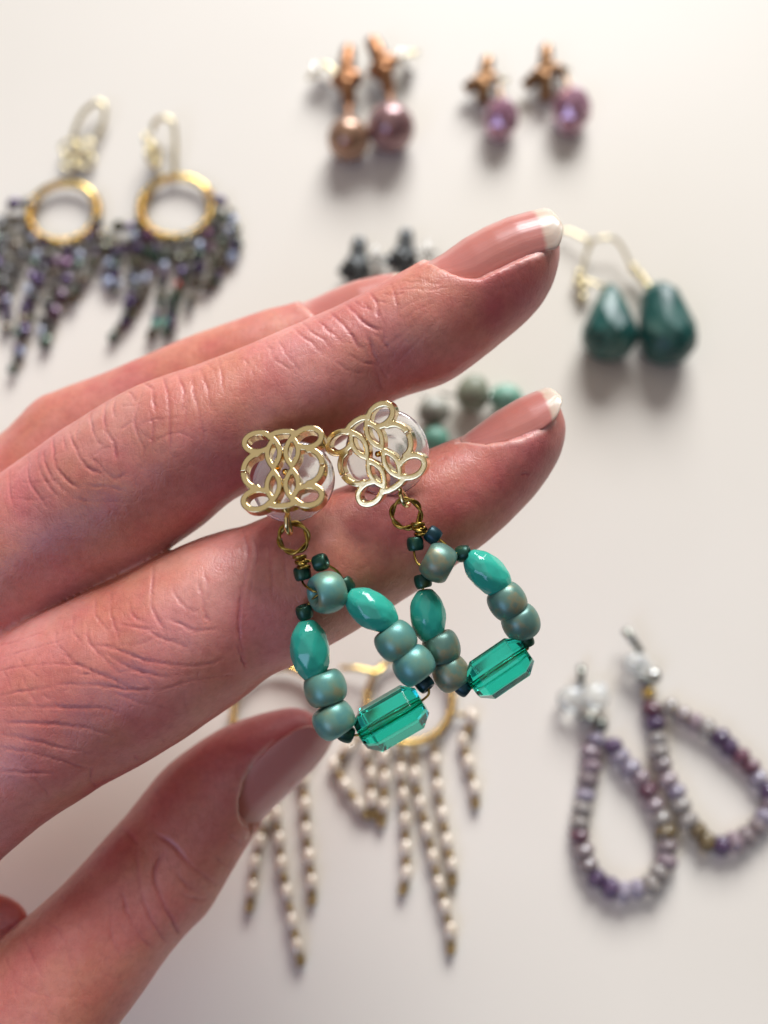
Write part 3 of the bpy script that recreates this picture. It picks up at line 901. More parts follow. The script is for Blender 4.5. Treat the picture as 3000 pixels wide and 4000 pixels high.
# ------------------------------------------------------------------ the pair of held earrings
def filigree_mesh():
    vx = 0.06
    z2m = 0.01065
    n = int(13.4 / vx)
    nz_ = int(3.4 / vx)
    ax = (np.arange(n) - n / 2) * vx
    X, Y = np.meshgrid(ax, ax, indexing='ij')
    def dist(pl):
        pl = np.asarray(pl) * z2m
        d = np.full(X.shape, 1e9)
        for i in range(len(pl) - 1):
            a_, b_ = pl[i], pl[i + 1]
            ab = b_ - a_
            t = np.clip(((X - a_[0]) * ab[0] + (Y - a_[1]) * ab[1]) / (ab @ ab + 1e-12), 0, 1)
            d = np.minimum(d, np.hypot(X - a_[0] - t * ab[0], Y - a_[1] - t * ab[1]))
        return d
    def ell(cx, cy, rx, ry, a0=0, a1=360, rot=0):
        t = np.radians(np.linspace(a0, a1, 48))
        x, y = rx * np.cos(t), ry * np.sin(t)
        r = math.radians(rot)
        return np.stack([cx + x * math.cos(r) - y * math.sin(r), cy + x * math.sin(r) + y * math.cos(r)], -1)
    def lens(cx, cy, w, h):
        t = np.linspace(-1, 1, 20)
        x = w * (1 - np.abs(t) ** 2)
        return [np.stack([cx + x, cy + t * h], -1), np.stack([cx - x, cy + t * h], -1)]
    D2 = np.full(X.shape, 9.0)
    hw = 0.43
    for sx in (-1, 1):
        for sy in (-1, 1):
            D2 = smin(D2, dist(ell(322, 378, 174, 126, -128, 150, 3) * np.array([sx, sy])) - hw, 0.16)
            for l_ in lens(sx * 119, sy * 212, 80, 186):
                D2 = smin(D2, dist(l_) - hw * 0.90, 0.08)
        D2 = smin(D2, dist(ell(322 * sx, 0, 182, 218, 90 - 178 * (sx > 0), 90 + 178 * (sx < 0) - 2 * (sx > 0))) - hw, 0.2)
    D2 = smin(D2, dist([(-165, 452), (-90, 482), (0, 492), (90, 482), (165, 452)]) - hw, 0.2)
    D2 = smin(D2, dist([(-165, -452), (-90, -478), (0, -486), (90, -478), (165, -452)]) - hw, 0.2)
    # the small slit where the side scrolls meet
    slit = np.maximum(np.abs(Y - 0.02) - 0.06, 4.55 - np.abs(X))
    D2 = np.maximum(D2, -slit)
    zz = (np.arange(nz_) - nz_ / 2) * vx
    hz = 0.95
    rb = 0.15
    d2 = D2[..., None] + rb
    dz = np.abs(zz)[None, None] - hz + rb
    D3 = np.minimum(np.maximum(d2, dz), 0) + np.hypot(np.maximum(d2, 0), np.maximum(dz, 0)) - rb
    p, q = sdf_to_quads(D3, np.array([-n / 2 * vx, -n / 2 * vx, -nz_ / 2 * vx]), vx)
    # winding
    e = np.cross(p[q[:, 1]] - p[q[:, 0]], p[q[:, 2]] - p[q[:, 0]])
    topf = p[q].mean(1)[:, 2] > hz - 0.05
    if e[topf][:, 2].mean() < 0:
        q = q[:, ::-1]
    p = relax(p, q.astype(np.int64), 2, 0.5)
    return big_mesh('filigree_plate', p * 0.001, q, M_GOLD)

ME_PLATE = filigree_mesh()
ME_POST = lathe('post', [(0.42, -5.2), (0.42, 0.0)], 12, M_GOLD)
prof = [(0.0, 0.9), (1.5, 0.9), (2.4, 0.7), (4.8, 0.55), (5.5, 0.35), (5.75, -0.05), (5.5, -0.45), (4.6, -0.6), (2.6, -0.7), (2.2, -1.6), (1.9, -2.6), (1.2, -2.9), (0.0, -2.9)]
ME_DISC = lathe('clear_back', [(max(r, 0.001), z) for r, z in prof], 48, M_SILICONE)
ME_ROUND = {}
def round_mesh(R, H, r, mat, p=0.62, name='round_bead', n=36):
    key = (round(R, 2), round(H, 2), round(r, 2), mat.name, p)
    if key not in ME_ROUND:
        ME_ROUND[key] = lathe(name, bead_profile(R, H, r, p), n, mat, True)
    return ME_ROUND[key]

def oval_mesh(L, W, seed):
    """fire polished oval: rings of flat facets"""
    r = random.Random(seed)
    pts = []
    h = L / 2
    for zz, rad, off, n in ((-h, .40, 0, 7), (-.60 * h, .86, .5, 7), (0.0, 1.03, 0, 7), (.60 * h, .86, .5, 7), (h, .40, 0, 7)):
        for k in range(n):
            a_ = 2 * math.pi * (k + off) / n
            pts.append((rad * W / 2 * math.cos(a_), rad * W / 2 * math.sin(a_), zz))
    return hull_mesh('faceted_bead', pts, M_TURQ, bevel=0.34, segs=4, smooth=False)

def crystal_mesh(L, W, Th):
    pts = []
    e = 0.30
    sec = [(1, e), (e, 1), (-e, 1), (-1, e), (-1, -e), (-e, -1), (e, -1), (1, -e)]
    rz_ = math.radians(24)
    for x, k in ((-L / 2, .58), (-L / 2 + 1.6, 1.0), (L / 2 - 1.6, 1.0), (L / 2, .58)):
        for y_, z_ in sec:
            yy, zz = y_ * W / 2 * .92 * k, z_ * Th / 2 * k
            pts.append((x, yy * math.cos(rz_) - zz * math.sin(rz_), yy * math.sin(rz_) + zz * math.cos(rz_)))
    me = hull_mesh('crystal_bead', pts, M_CRYSTAL, bevel=0.07, segs=2, smooth=False)
    # drilled channel along x
    bm = bmesh.new()
    bm.from_mesh(me)
    n = 14
    rr_ = 0.52
    hl = L / 2 - 0.12
    vs_ = [[bm.verts.new((x * 0.001, rr_ * math.cos(t) * 0.001, rr_ * math.sin(t) * 0.001)) for t in np.linspace(0, 2 * math.pi, n, endpoint=False)] for x in (-hl, hl)]
    for k in range(n):
        k2 = (k + 1) % n
        bm.faces.new((vs_[0][k], vs_[0][k2], vs_[1][k2], vs_[1][k])).smooth = True
    e0 = bm.faces.new(vs_[0])
    e1 = bm.faces.new(vs_[1][::-1])
    # air inside the glass: faces look into the channel
    ctr = Vector((0, 0, 0))
    bm.normal_update()
    for fa in bm.faces[-(n + 2):] if False else []:
        pass
    ch = [fa for fa in bm.faces if all(v in (vs_[0] + vs_[1]) for v in fa.verts)]
    for fa in ch:
        c_ = fa.calc_center_median()
        if len(fa.verts) == 4:
            inward = Vector((0, -c_.y, -c_.z))
        else:
            inward = Vector((-c_.x, 0, 0))
        if fa.normal.dot(inward) < 0:
            fa.normal_flip()
    bm.to_mesh(me)
    bm.free()
    return me

def helix_ring(center, e1, e2, R, rw, tw, strand):
    t = np.linspace(0, 2 * math.pi, 160, endpoint=False)
    n = np.cross(e1, e2)
    ph = tw * t + strand * math.pi
    rad = np.cos(t)[:, None] * e1 + np.sin(t)[:, None] * e2
    return center + rad * (R + rw * np.cos(ph))[:, None] + n * (rw * np.sin(ph))[:, None]

EX, EY, EZ = np.eye(3)
def unit(v):
    v = np.asarray(v, dtype=float)
    return v / np.linalg.norm(v)

def cquat(zc, xc):
    return quat_axis(dirw(zc), dirw(xc))

def bead_at(name, me, parent, sx, sy, d, axis_px, tilt=0.0, scale=None, xhint=(0.3, 0.2, 1)):
    """bead with its hole along the picture direction axis_px (x right, y down), tilt towards the viewer"""
    a_ = unit((axis_px[0], -axis_px[1], tilt * math.hypot(*axis_px)))
    return obj(name, me, parent, P(sx, sy, d), cquat(a_, np.array(xhint)), scale)

def build_earring(E):
    base = P(*E['plate'], E['pd'])
    root = thing('beaded_earring', E['label'], 'earring', base, 'teal beaded drop earrings held in the hand')
    back = unit(E['back'])
    n = -back
    rot = math.radians(E['rot'])
    xh = np.array([math.cos(rot), math.sin(rot), 0])
    q = cquat(n, xh)
    pc = cam(*E['plate'], E['pd'])
    pl = obj('filigree_plate', ME_PLATE, root, c2w(pc), q)
    pl.scale = E.get('psc', (1, 1, 1))
    obj('post', ME_POST, root, c2w(pc + back * 0.4), q)
    ds = E['discs']
    obj('clear_back', ME_DISC, root, c2w(pc + back * E['discd']), q, (ds, ds, ds))
    # bail
    xq = unit(xh - n * xh.dot(n))
    yq = np.cross(n, xq)
    b0 = cam(*E['bail'][0], E['pd'] + 0.6)
    b1 = cam(*E['bail'][1], E['pd'] + 1.2)
    dn = unit(b1 - b0)
    sd = np.cross(dn, n)
    ln = np.linalg.norm(b1 - b0)
    loop = [b0 - dn * 0.5, b0 + dn * 0.6, b0 + dn * (ln * 0.45) + n * 0.55 + sd * .1, b0 + dn * (ln * 0.8) + n * 0.75 + sd * .16, b1 + n * 0.3 + sd * .2, b1 + n * -0.4, b0 + dn * (ln * 0.75) - n * 0.75, b0 + dn * (ln * .4) - n * 0.4, b0 + dn * 0.5]
    tube_obj('bail', c2w(catmull(loop, 6)), 0.36, M_GOLD, root, 12)
    # twisted ring of two wires
    rc = cam(*E['ring'], E['rd'])
    e1 = unit(np.array([math.cos(E['ra']), math.sin(E['ra']), E['rt']]))
    e2 = unit(np.cross(unit(np.array([0.12, 0.1, 1])), e1))
    wr = obj_empty_ring(root, rc, e1, e2, E)
    # wrap: coils round the neck of the ring
    kc = cam(*E['knot'], E['rd'] - 0.2)
    ka = unit(np.array([E['kdir'][0], -E['kdir'][1], 0]))
    ks = np.cross(ka, EZ)
    t = np.linspace(0, 2.6 * 2 * math.pi, 70)
    kz = (t / t[-1] - 0.5) * 1.9
    kr = 0.62 + 0.12 * np.sin(t * 0.43 + 1)
    kp = kc + ka * kz[:, None] + (np.cos(t) * kr)[:, None] * ks + (np.sin(t) * kr)[:, None] * EZ
    tube_obj('wire_wrap', c2w(kp), 0.27, M_BRASS, wr, 9)
    t = np.linspace(0, 1.4 * 2 * math.pi, 40)
    tilt_ax = unit(ka + 0.5 * ks)
    s2 = np.cross(tilt_ax, EZ)
    kp = kc + ka * 0.1 + tilt_ax * ((t / t[-1] - .5) * 0.9)[:, None] + (np.cos(t + 2) * .8)[:, None] * s2 + (np.sin(t + 2) * .8)[:, None] * EZ
    tube_obj('wire_wrap', c2w(kp), 0.25, M_BRASS, wr, 9)
    for w in E['wires']:
        tube_obj('wire', c2w(catmull([cam(*p) for p in w], 7)), 0.17, M_BRASS, root, 8)
    for sx, sy, d, ax, tl, m_ in E['seeds']:
        bead_at('seed_bead', round_mesh(1.22, 0.98, 0.42, m_, 0.85, 'seed_bead', 28), root, sx, sy, d, ax, tl, (random.uniform(.95, 1.04),) * 3)
    for sx, sy, d, ax, tl, R_, H_, m_ in E['rounds']:
        bead_at('round_bead', round_mesh(R_, H_, 0.62, m_, 1.0, 'round_bead', 44), root, sx, sy, d, ax, tl)
    for sx, sy, d, ax, tl, L_, W_, sd_ in E['ovals']:
        bead_at('faceted_bead', oval_mesh(L_, W_, sd_), root, sx, sy, d, ax, tl, None, (math.cos(sd_), 0.3, math.sin(sd_)))
    sx, sy, d, ax, L_, W_, tl, lean = E['crystal']
    zx = unit((ax[0], -ax[1], tl * math.hypot(*ax)))
    nz_ = np.array([lean[0], lean[1], 1.0])
    nz_ = unit(nz_ - zx * nz_.dot(zx))
    obj('crystal_bead', crystal_mesh(L_, W_, 5.6), root, P(sx, sy, d), quat_axis(dirw(nz_), dirw(zx)))
    return root

def obj_empty_ring(root, rc, e1, e2, E):
    base = np.array(root.location)
    vs_, fs_ = [], []
    off = 0
    for st in (0, 1):
        pts_ = (c2w(helix_ring(rc, e1, e2, 1.95, 0.22, 3, st)) - base) * 1000
        v, f = tube_vf(pts_, 0.215, 9, True, off)
        vs_.append(v)
        fs_ += f
        off += len(v)
    me = mesh_from('twisted_wire_ring', np.vstack(vs_), fs_, M_BRASS)
    return obj('twisted_wire_ring', me, root, base)

EA = dict(label='left of the two held teal beaded earrings, its gold filigree stud upright', plate=(1110, 1838), pd=134.5, back=(1.1, -1.8, -6), rot=1.5, discd=4.6, discs=1.02,
          bail=((1120, 1988), (1132, 2080)), ring=(1146, 2101), rd=136.2, ra=0.3, rt=0.1, knot=(1178, 2196), kdir=(0.35, 1),
          seeds=[(1252, 2197, 136.2, (1, -.35), .25, M_SEED), (1181, 2239, 136.6, (.25, 1), 0, M_SEED), (1350, 2287, 137.5, (.5, .8), 0, M_SEED), (1189, 2391, 136.6, (.3, 1), -.2, M_SEED),
                 (1657, 2670, 136.4, (.75, .8), .35, M_SEEDB), (1352, 2866, 135.8, (.8, .35), -.2, M_SEED)],
          rounds=[(1277, 2314, 135.6, (1, -.18), -.55, 2.85, 2.1, M_MATTE), (1546, 2503, 135.8, (.60, .80), 0, 2.82, 2.12, M_MATTE), (1617, 2599, 135.6, (.60, .80), .05, 2.82, 2.12, M_MATTE),
                  (1271, 2688, 135.8, (.3, .95), .05, 2.9, 2.15, M_MATTE), (1304, 2811, 135.6, (.55, .85), 0, 2.85, 2.1, M_MATTE)],
          ovals=[(1451, 2382, 136, (.84, .53), 0.05, 7.6, 5.3, 1.3), (1211, 2541, 136, (.13, 1), .05, 8.1, 5.6, 0.5)],
          crystal=(1529, 2806, 135.4, (.86, -.50), 9.5, 6.9, 0.0, (-.12, .25)),
          wires=[[(1180, 2190, 136), (1252, 2197, 136.2), (1318, 2232, 136.8), (1350, 2287, 137.5), (1378, 2335, 137), (1451, 2382, 136), (1520, 2435, 136), (1546, 2503, 135.8), (1617, 2599, 135.6), (1657, 2670, 136.2), (1676, 2702, 136), (1650, 2735, 135.6), (1529, 2806, 135.4), (1425, 2862, 135.5), (1390, 2872, 135.6), (1352, 2866, 135.8), (1304, 2811, 135.6), (1271, 2688, 135.8), (1220, 2610, 136), (1211, 2541, 136), (1192, 2440, 136.4), (1189, 2391, 136.6), (1212, 2352, 136), (1240, 2325, 135.4), (1277, 2314, 135.6), (1345, 2297, 136)],
                 [(1176, 2200, 136.4), (1181, 2239, 136.6), (1182, 2275, 136.3), (1205, 2298, 135.2), (1235, 2312, 134.8), (1277, 2314, 135.6)]])
EB = dict(label='right of the two held teal beaded earrings, its gold stud turned on its corner', plate=(1472, 1774), pd=137.0, back=(1.8, 0.6, -6), rot=31, discd=4.6, discs=1.06,
          bail=((1556, 1900), (1592, 1972)), ring=(1587, 2007), rd=137.6, ra=0.8, rt=0.15, knot=(1638, 2068), kdir=(0.25, 1),
          seeds=[(1622, 2124, 137.4, (.1, 1), 0, M_SEED), (1691, 2091, 137.2, (.75, .6), 0, M_SEEDB), (1809, 2163, 137.6, (1, -.15), .35, M_SEED), (1652, 2270, 138, (.25, 1), .1, M_SEED),
                 (2052, 2502, 138, (.4, .9), 0, M_SEED), (1809, 2686, 138, (.8, .6), 0, M_SEEDB)],
          rounds=[(1712, 2198, 136.8, (.86, .45), 0.05, 2.68, 2.02, M_MATTE2), (1981, 2349, 137.8, (.55, .83), 0, 2.62, 2.1, M_MATTE2), (2034, 2430, 138.2, (.45, .9), -.3, 2.62, 2.05, M_MATTE2),
                  (1724, 2529, 138.6, (.3, .95), 0, 2.6, 2.05, M_MATTE2), (1763, 2631, 138.8, (.5, .85), 0, 2.55, 2.05, M_MATTE2)],
          ovals=[(1905, 2240, 137.6, (.72, .69), 0.0, 7.6, 5.1, 2.1), (1671, 2406, 138.2, (.1, 1), -.05, 7.3, 5.2, 0.9)],
          crystal=(1952, 2612, 137.6, (.82, -.57), 8.9, 6.6, 0.05, (.15, .2)),
          wires=[[(1640, 2065, 137.4), (1691, 2091, 137.2), (1742, 2130, 137), (1748, 2160, 136.8), (1735, 2185, 136.6), (1712, 2198, 136.8), (1750, 2180, 136.6), (1782, 2162, 136.9), (1809, 2163, 137.6), (1850, 2185, 137.6), (1905, 2240, 137.6), (1960, 2300, 137.8), (1981, 2349, 137.8), (2034, 2430, 138.2), (2052, 2502, 138), (2062, 2528, 137.8), (2048, 2545, 137.6), (1952, 2612, 137.6), (1850, 2684, 137.8), (1809, 2686, 138), (1763, 2631, 138.8), (1724, 2529, 138.6), (1680, 2470, 138.2), (1671, 2406, 138.2), (1655, 2320, 138), (1652, 2270, 138), (1664, 2238, 137.2), (1690, 2215, 136.8)],
                 [(1634, 2080, 137.6), (1622, 2124, 137.4), (1618, 2160, 137.2), (1630, 2200, 136.6), (1660, 2215, 136.4), (1690, 2205, 136.8)]])
build_earring(EA)
build_earring(EB)

# ------------------------------------------------------------------ jewellery lying on the table
def Tm(pl):
    return np.array([T(*p) for p in pl])

def sphere_mesh(name, mat, n=24, m=14, rz=1.0):
    prof_ = [(max(math.sin(math.pi * i / m), 0.0005), -math.cos(math.pi * i / m) * rz) for i in range(m + 1)]
    return lathe(name, prof_, n, mat)

def facet_drop(name, prof_, n, mat, bev=0.0):
    pts_ = []
    for i, (r, z) in enumerate(prof_):
        for k in range(n):
            a_ = 2 * math.pi * (k + 0.5 * (i % 2)) / n
            pts_.append((r * math.cos(a_), r * math.sin(a_), z))
    return hull_mesh(name, pts_, mat, bevel=bev, segs=2)

ME_TB = {m_.name: round_mesh(1.0, 0.85, 0.25, m_, 0.8, 'bead', 14) for m_ in TASSEL}
ME_TRI = {m_.name: facet_drop('bead', [(0.45, -1.0), (0.9, -0.3), (0.9, 0.3), (0.45, 1.0)], 6, m_) for m_ in TASSEL}
HOOPG = 'gold hoops with dark iridescent bead tassels'

def flower_mesh(mat):
    vs_, fs_ = [], []
    off = 0
    for k in range(4):
        a_ = math.pi / 4 + k * math.pi / 2
        t = np.linspace(0, 2 * math.pi, 20, endpoint=False)
        c_ = np.array([math.cos(a_), math.sin(a_), 0]) * 2.6
        v, f = tube_vf(np.stack([c_[0] + 1.55 * np.cos(t), c_[1] + 1.55 * np.sin(t), 0 * t], -1), 0.42, 7, True, off)
        vs_.append(v)
        fs_ += f
        off += len(v)
    for k in range(2):
        a_ = k * math.pi / 2
        t = np.linspace(0, 2 * math.pi, 20, endpoint=False)
        v, f = tube_vf(np.stack([(2.9 if k == 0 else 1.0) * np.cos(t), (1.0 if k == 0 else 2.9) * np.sin(t), 0.25 + 0 * t], -1), 0.38, 7, True, off)
        vs_.append(v)
        fs_ += f
        off += len(v)
    return mesh_from('flower_medallion', np.vstack(vs_), fs_, mat)

def hoop_earring(cx, cy, rpx, label, hook, med, medaxis, strands, hz=2.2):
    base = T(cx, cy, 0)
    root = thing('tassel_earring', label, 'earring', base, HOOPG)
    s_ = tscale(cx, cy)
    R = rpx * s_
    c_ = T(cx, cy, hz)
    t = np.linspace(0, 2 * math.pi, 72, endpoint=False)
    ring = c_ + np.stack([np.cos(t) * R, np.sin(t) * R, 0 * t], -1) * 0.001
    hp = tube_obj('hoop', ring, 0.95, M_YGOLD, root, 10, True)
    t = np.linspace(math.radians(150), math.radians(395), 900)
    ph = t * 75
    rr_ = R + 1.05 * np.cos(ph)
    coil = c_ + np.stack([np.cos(t) * rr_, np.sin(t) * rr_, 1.05 * np.sin(ph)], -1) * 0.001
    tube_obj('wire_coil', coil, 0.24, M_YGOLD, hp, 5)
    tube_obj('ear_hook', catmull(Tm(hook), 8), 0.62, M_PGOLD, root, 8)
    mo = obj('flower_medallion', flower_mesh(M_PGOLD), root, T(*med), quat_axis(medaxis))
    mo.scale = (1.15,) * 3
    rs = random.Random(int(cx))
    for pl in strands:
        q = catmull(Tm([(x, y, z) for x, y, z in pl]), 12)
        L_ = np.concatenate([[0], np.cumsum(np.linalg.norm(np.diff(q, axis=0), axis=1))]) * 1000
        strand = tube_obj('strand', q, 0.16, M_BRASS, root, 5)
        sp = 0.9
        while sp < L_[-1]:
            p = np.array([np.interp(sp, L_, q[:, i]) for i in range(3)])
            p2 = np.array([np.interp(min(sp + .5, L_[-1]), L_, q[:, i]) for i in range(3)])
            m_ = rs.choices(TASSEL, [4, 3.4, 3, 3, 2, 2, 1.3, .35, .25, .2])[0]
            big = rs.random() < 0.42
            k = rs.uniform(1.3, 1.7) if big else rs.uniform(0.85, 1.1)
            me_ = ME_TRI[m_.name] if big else ME_TB[m_.name]
            d_ = p2 - p
            if np.linalg.norm(d_) < 1e-9:
                d_ = np.array([0, -1, 0])
            obj('bead', me_, strand, p + np.array([rs.uniform(-.5, .5), rs.uniform(-.3, .3), rs.uniform(0, .5)]) * 0.001, quat_axis(d_), (k,) * 3)
            sp += k * (1.9 if big else 1.7) + rs.uniform(0.2, 1.3)

def z3(l, hs=1.2):
    n_ = len(l)
    return [(x * .6028, 350 + y * .6028, hs + (1.2 * (1 - i / (n_ - 1)))) for i, (x, y) in enumerate(l)]

hoop_earring(247, 832, 132, 'gold hoop at the left edge with dark bead tassels, its flower medallion lying flat',
             [(283, 560, 2), (288, 520, 3), (325, 440, 3.5), (375, 402, 3.5), (408, 415, 3), (402, 480, 2.4), (372, 545, 2)], (303, 604, 2), (0.05, -0.12, 1),
             [z3(l) for l in [
                 [(190, 760), (110, 740), (40, 800), (-20, 950), (-60, 1200)], [(185, 830), (90, 860), (30, 960), (-10, 1150), (-40, 1400)], [(205, 900), (130, 940), (70, 1080), (30, 1250), (20, 1420)],
                 [(240, 950), (170, 1030), (120, 1180), (70, 1330), (40, 1560)], [(290, 980), (230, 1080), (200, 1210), (160, 1420), (120, 1640), (90, 1830)], [(350, 1000), (300, 1090), (260, 1230), (200, 1440), (150, 1660), (110, 1760)],
                 [(410, 1005), (380, 1100), (340, 1240), (310, 1400), (270, 1560)], [(460, 1000), (450, 1090), (440, 1200), (400, 1330), (340, 1480), (290, 1640)], [(510, 985), (510, 1080), (520, 1230), (480, 1350), (420, 1420)],
                 [(560, 950), (600, 1020), (610, 1120), (560, 1240), (520, 1290)], [(600, 900), (660, 960), (700, 1060), (680, 1180), (640, 1250)], [(620, 860), (690, 930), (740, 1010), (760, 1150), (720, 1240)]]])
hoop_earring(688, 811, 137, 'gold hoop with dark bead tassels right of its pair, medallion seen edge on',
             [(596, 520, 3.5), (604, 478, 4.5), (640, 460, 5), (676, 480, 4.5), (686, 560, 3.4), (682, 670, 2.2)], (597, 600, 3.5), (0.97, 0.1, 0.25),
             [z3(l) for l in [
                 [(900, 850), (840, 900), (760, 900), (700, 960), (680, 1080)], [(920, 900), (860, 960), (800, 1040), (740, 1160), (700, 1300)], [(950, 930), (900, 1000), (860, 1100), (830, 1230), (700, 1330)],
                 [(990, 950), (950, 1040), (900, 1160), (860, 1300), (830, 1410), (760, 1570), (725, 1660)], [(1040, 965), (1010, 1060), (980, 1180), (920, 1330), (860, 1440), (800, 1530)], [(1090, 970), (1080, 1080), (1060, 1220), (1040, 1380), (1000, 1560), (940, 1640)],
                 [(1140, 965), (1150, 1060), (1160, 1220), (1110, 1360), (1090, 1500), (1080, 1610)], [(1200, 955), (1220, 1080), (1200, 1220), (1150, 1330), (1120, 1480), (1120, 1570)], [(1250, 930), (1290, 1040), (1280, 1190), (1240, 1330), (1210, 1450)],
                 [(1300, 890), (1360, 1000), (1380, 1150), (1340, 1280), (1280, 1320)], [(1340, 840), (1420, 930), (1450, 1060), (1430, 1200), (1390, 1260)], [(1360, 780), (1450, 850), (1500, 960), (1510, 1090), (1490, 1160)], [(1360, 720), (1420, 720), (1490, 780), (1530, 920), (1530, 1120)]]])

def pave_star(name, root, c_, tips, mat, r0=2.0, r1=1.0):
    """little cast branch with knobbed arms"""
    parts = []
    for i, tp in enumerate(tips):
        pts_ = catmull(np.array([c_, (np.array(c_) + np.array(tp)) / 2 + np.array([0, 0, 0.0006]), tp]), 5)
        n_ = len(pts_)
        tube_obj('arm', pts_, np.linspace(r0, r1, n_) * (1 + 0.12 * np.sin(np.arange(n_) * 2.2)), mat, root, 10)
    ob = obj('boss', sphere_mesh('boss', mat, 16, 10, 0.7), root, c_, None, (r0 * 1.15,) * 3)

ME_PEARLS = {}
def z4(x, y, z=0):
    return (1150 + x * .7535, 100 + y * .7535, z)

# mauve pearl drops on copper branches
for (label, c_, tips, drop, pr, pm, post, back) in [
    ('copper branch earring with a bronze pearl drop, left of its pair at the top', (265, 275, 4), [(282, 120, 4.5), (205, 305, 3), (340, 285, 3.5), (285, 400, 3)], (280, 590), 5.0, M_COPPERPEARL, [(235, 270, 3), (150, 200, 3.2), (70, 280, 2.5)], (140, 250, 3)),
    ('copper branch earring with a mauve pearl drop, right of its pair at the top', (455, 205, 4.5), [(400, 75, 5.5), (520, 195, 4), (400, 265, 3.2), (490, 340, 3)], (500, 530), 5.6, M_MAUVEPEARL, [(520, 195, 4), (570, 155, 4), (640, 140, 3)], (580, 175, 3.5))]:
    root = thing('pearl_earring', label, 'earring', T(*z4(drop[0], drop[1] - 150)), 'copper earrings with pearl drops')
    pave_star('branch', root, T(*z4(*c_)), [T(*z4(*t_)) for t_ in tips], M_COPPER, 2.6, 1.7)
    s_ = tscale(*z4(*drop)[:2])
    obj('pearl', sphere_mesh('pearl', pm, 32, 20, 1.05), root, T(*z4(*drop, pr)), None, (pr * 1.06,) * 3)
    tube_obj('link', catmull([T(*z4(*tips[-1])), T(*z4(drop[0], drop[1] - 130, 4.5)), T(*z4(drop[0], drop[1] - 70, 6.5))], 5), 0.8, M_COPPER, root, 8)
    tube_obj('post', catmull([T(*z4(*p)) for p in post], 5), 0.55, M_PGOLD, root, 8)
    obj('clear_back', ME_DISC, root, T(*z4(*back)), quat_axis((0.8, 0.3, 0.5)), (0.62,) * 3)

# pink crystals on bronze crosses
ME_EGG = facet_drop('faceted_crystal', [(1.6, -5.0), (3.4, -3.4), (4.3, -1.2), (4.4, 1.0), (3.6, 3.2), (1.7, 5.0)], 7, M_AMETH, 0.0)
for (label, c_, tips, drop, k) in [
    ('bronze cross earring with a pink faceted crystal, left of its pair at the top right', (985, 285, 3.5), [(1003, 175, 4), (885, 335, 3), (975, 400, 3), (1055, 290, 3.5)], (1070, 485), 0.92),
    ('bronze cross earring with a blue flashing pink crystal, rightmost at the top', (1300, 235, 4), [(1306, 115, 4.5), (1195, 318, 3), (1300, 385, 3), (1395, 242, 3.5)], (1435, 440), 1.02)]:
    root = thing('crystal_earring', label, 'earring', T(*z4(drop[0], drop[1] - 100)), 'bronze cross earrings with pink crystals')
    pave_star('cross', root, T(*z4(*c_)), [T(*z4(*t_)) for t_ in tips], M_BRONZE, 2.1, 1.5)
    obj('faceted_crystal', ME_EGG, root, T(*z4(*drop, 4.2)), quat_axis((0.15, 1, 0.18)), (k * 1.12, k * 1.12, k * 1.15))
    tube_obj('link', catmull([T(*z4(*tips[3])), T(*z4((tips[3][0] + drop[0]) / 2, (tips[3][1] + drop[1] - 110) / 2, 4)), T(*z4(drop[0], drop[1] - 105, 4.5))], 5), 0.5, M_BRONZE, root, 8)
    tube_obj('post', [T(*z4(c_[0] + 30, c_[1] + 10, 2.5)), T(*z4(c_[0] + 125, c_[1] - 5, 2.0))], 0.5, M_PGOLD, root, 8)
    obj('clear_back', ME_DISC, root, T(*z4(c_[0] + 80, c_[1] + 50, 2.6)), quat_axis((0.8, 0.1, 0.4)), (0.55,) * 3)

# gunmetal crosses, half hidden behind the middle finger
def z5(x, y, z=0):
    return (1200 + x * .9644, 800 + y * .9644, z)
for (label, c_, tips, bk) in [
    ('grey cross stud earring behind the middle finger, left of its pair', (205, 225, 3.5), [(212, 145, 4), (140, 290, 3), (240, 290, 3), (205, 330, 3)], (290, 215, 3)),
    ('grey cross stud earring behind the middle finger, right of its pair', (395, 190, 3.8), [(402, 112, 4.2), (325, 250, 3), (430, 255, 3), (395, 300, 3)], (500, 195, 3))]:
    root = thing('cross_earring', label, 'earring', T(*z5(c_[0], c_[1])), 'grey cross stud earrings')
    pave_star('cross', root, T(*z5(*c_)), [T(*z5(*t_)) for t_ in tips], M_GUN, 2.2, 1.6)
    tube_obj('post', [T(*z5(c_[0] + 10, c_[1], 2.5)), T(*z5(bk[0] + 30, bk[1], 2.5))], 0.45, M_SILVER, root, 8)
    obj('clear_back', ME_DISC, root, T(*z5(*bk)), quat_axis((1, 0.15, 0.25)), (0.6,) * 3)

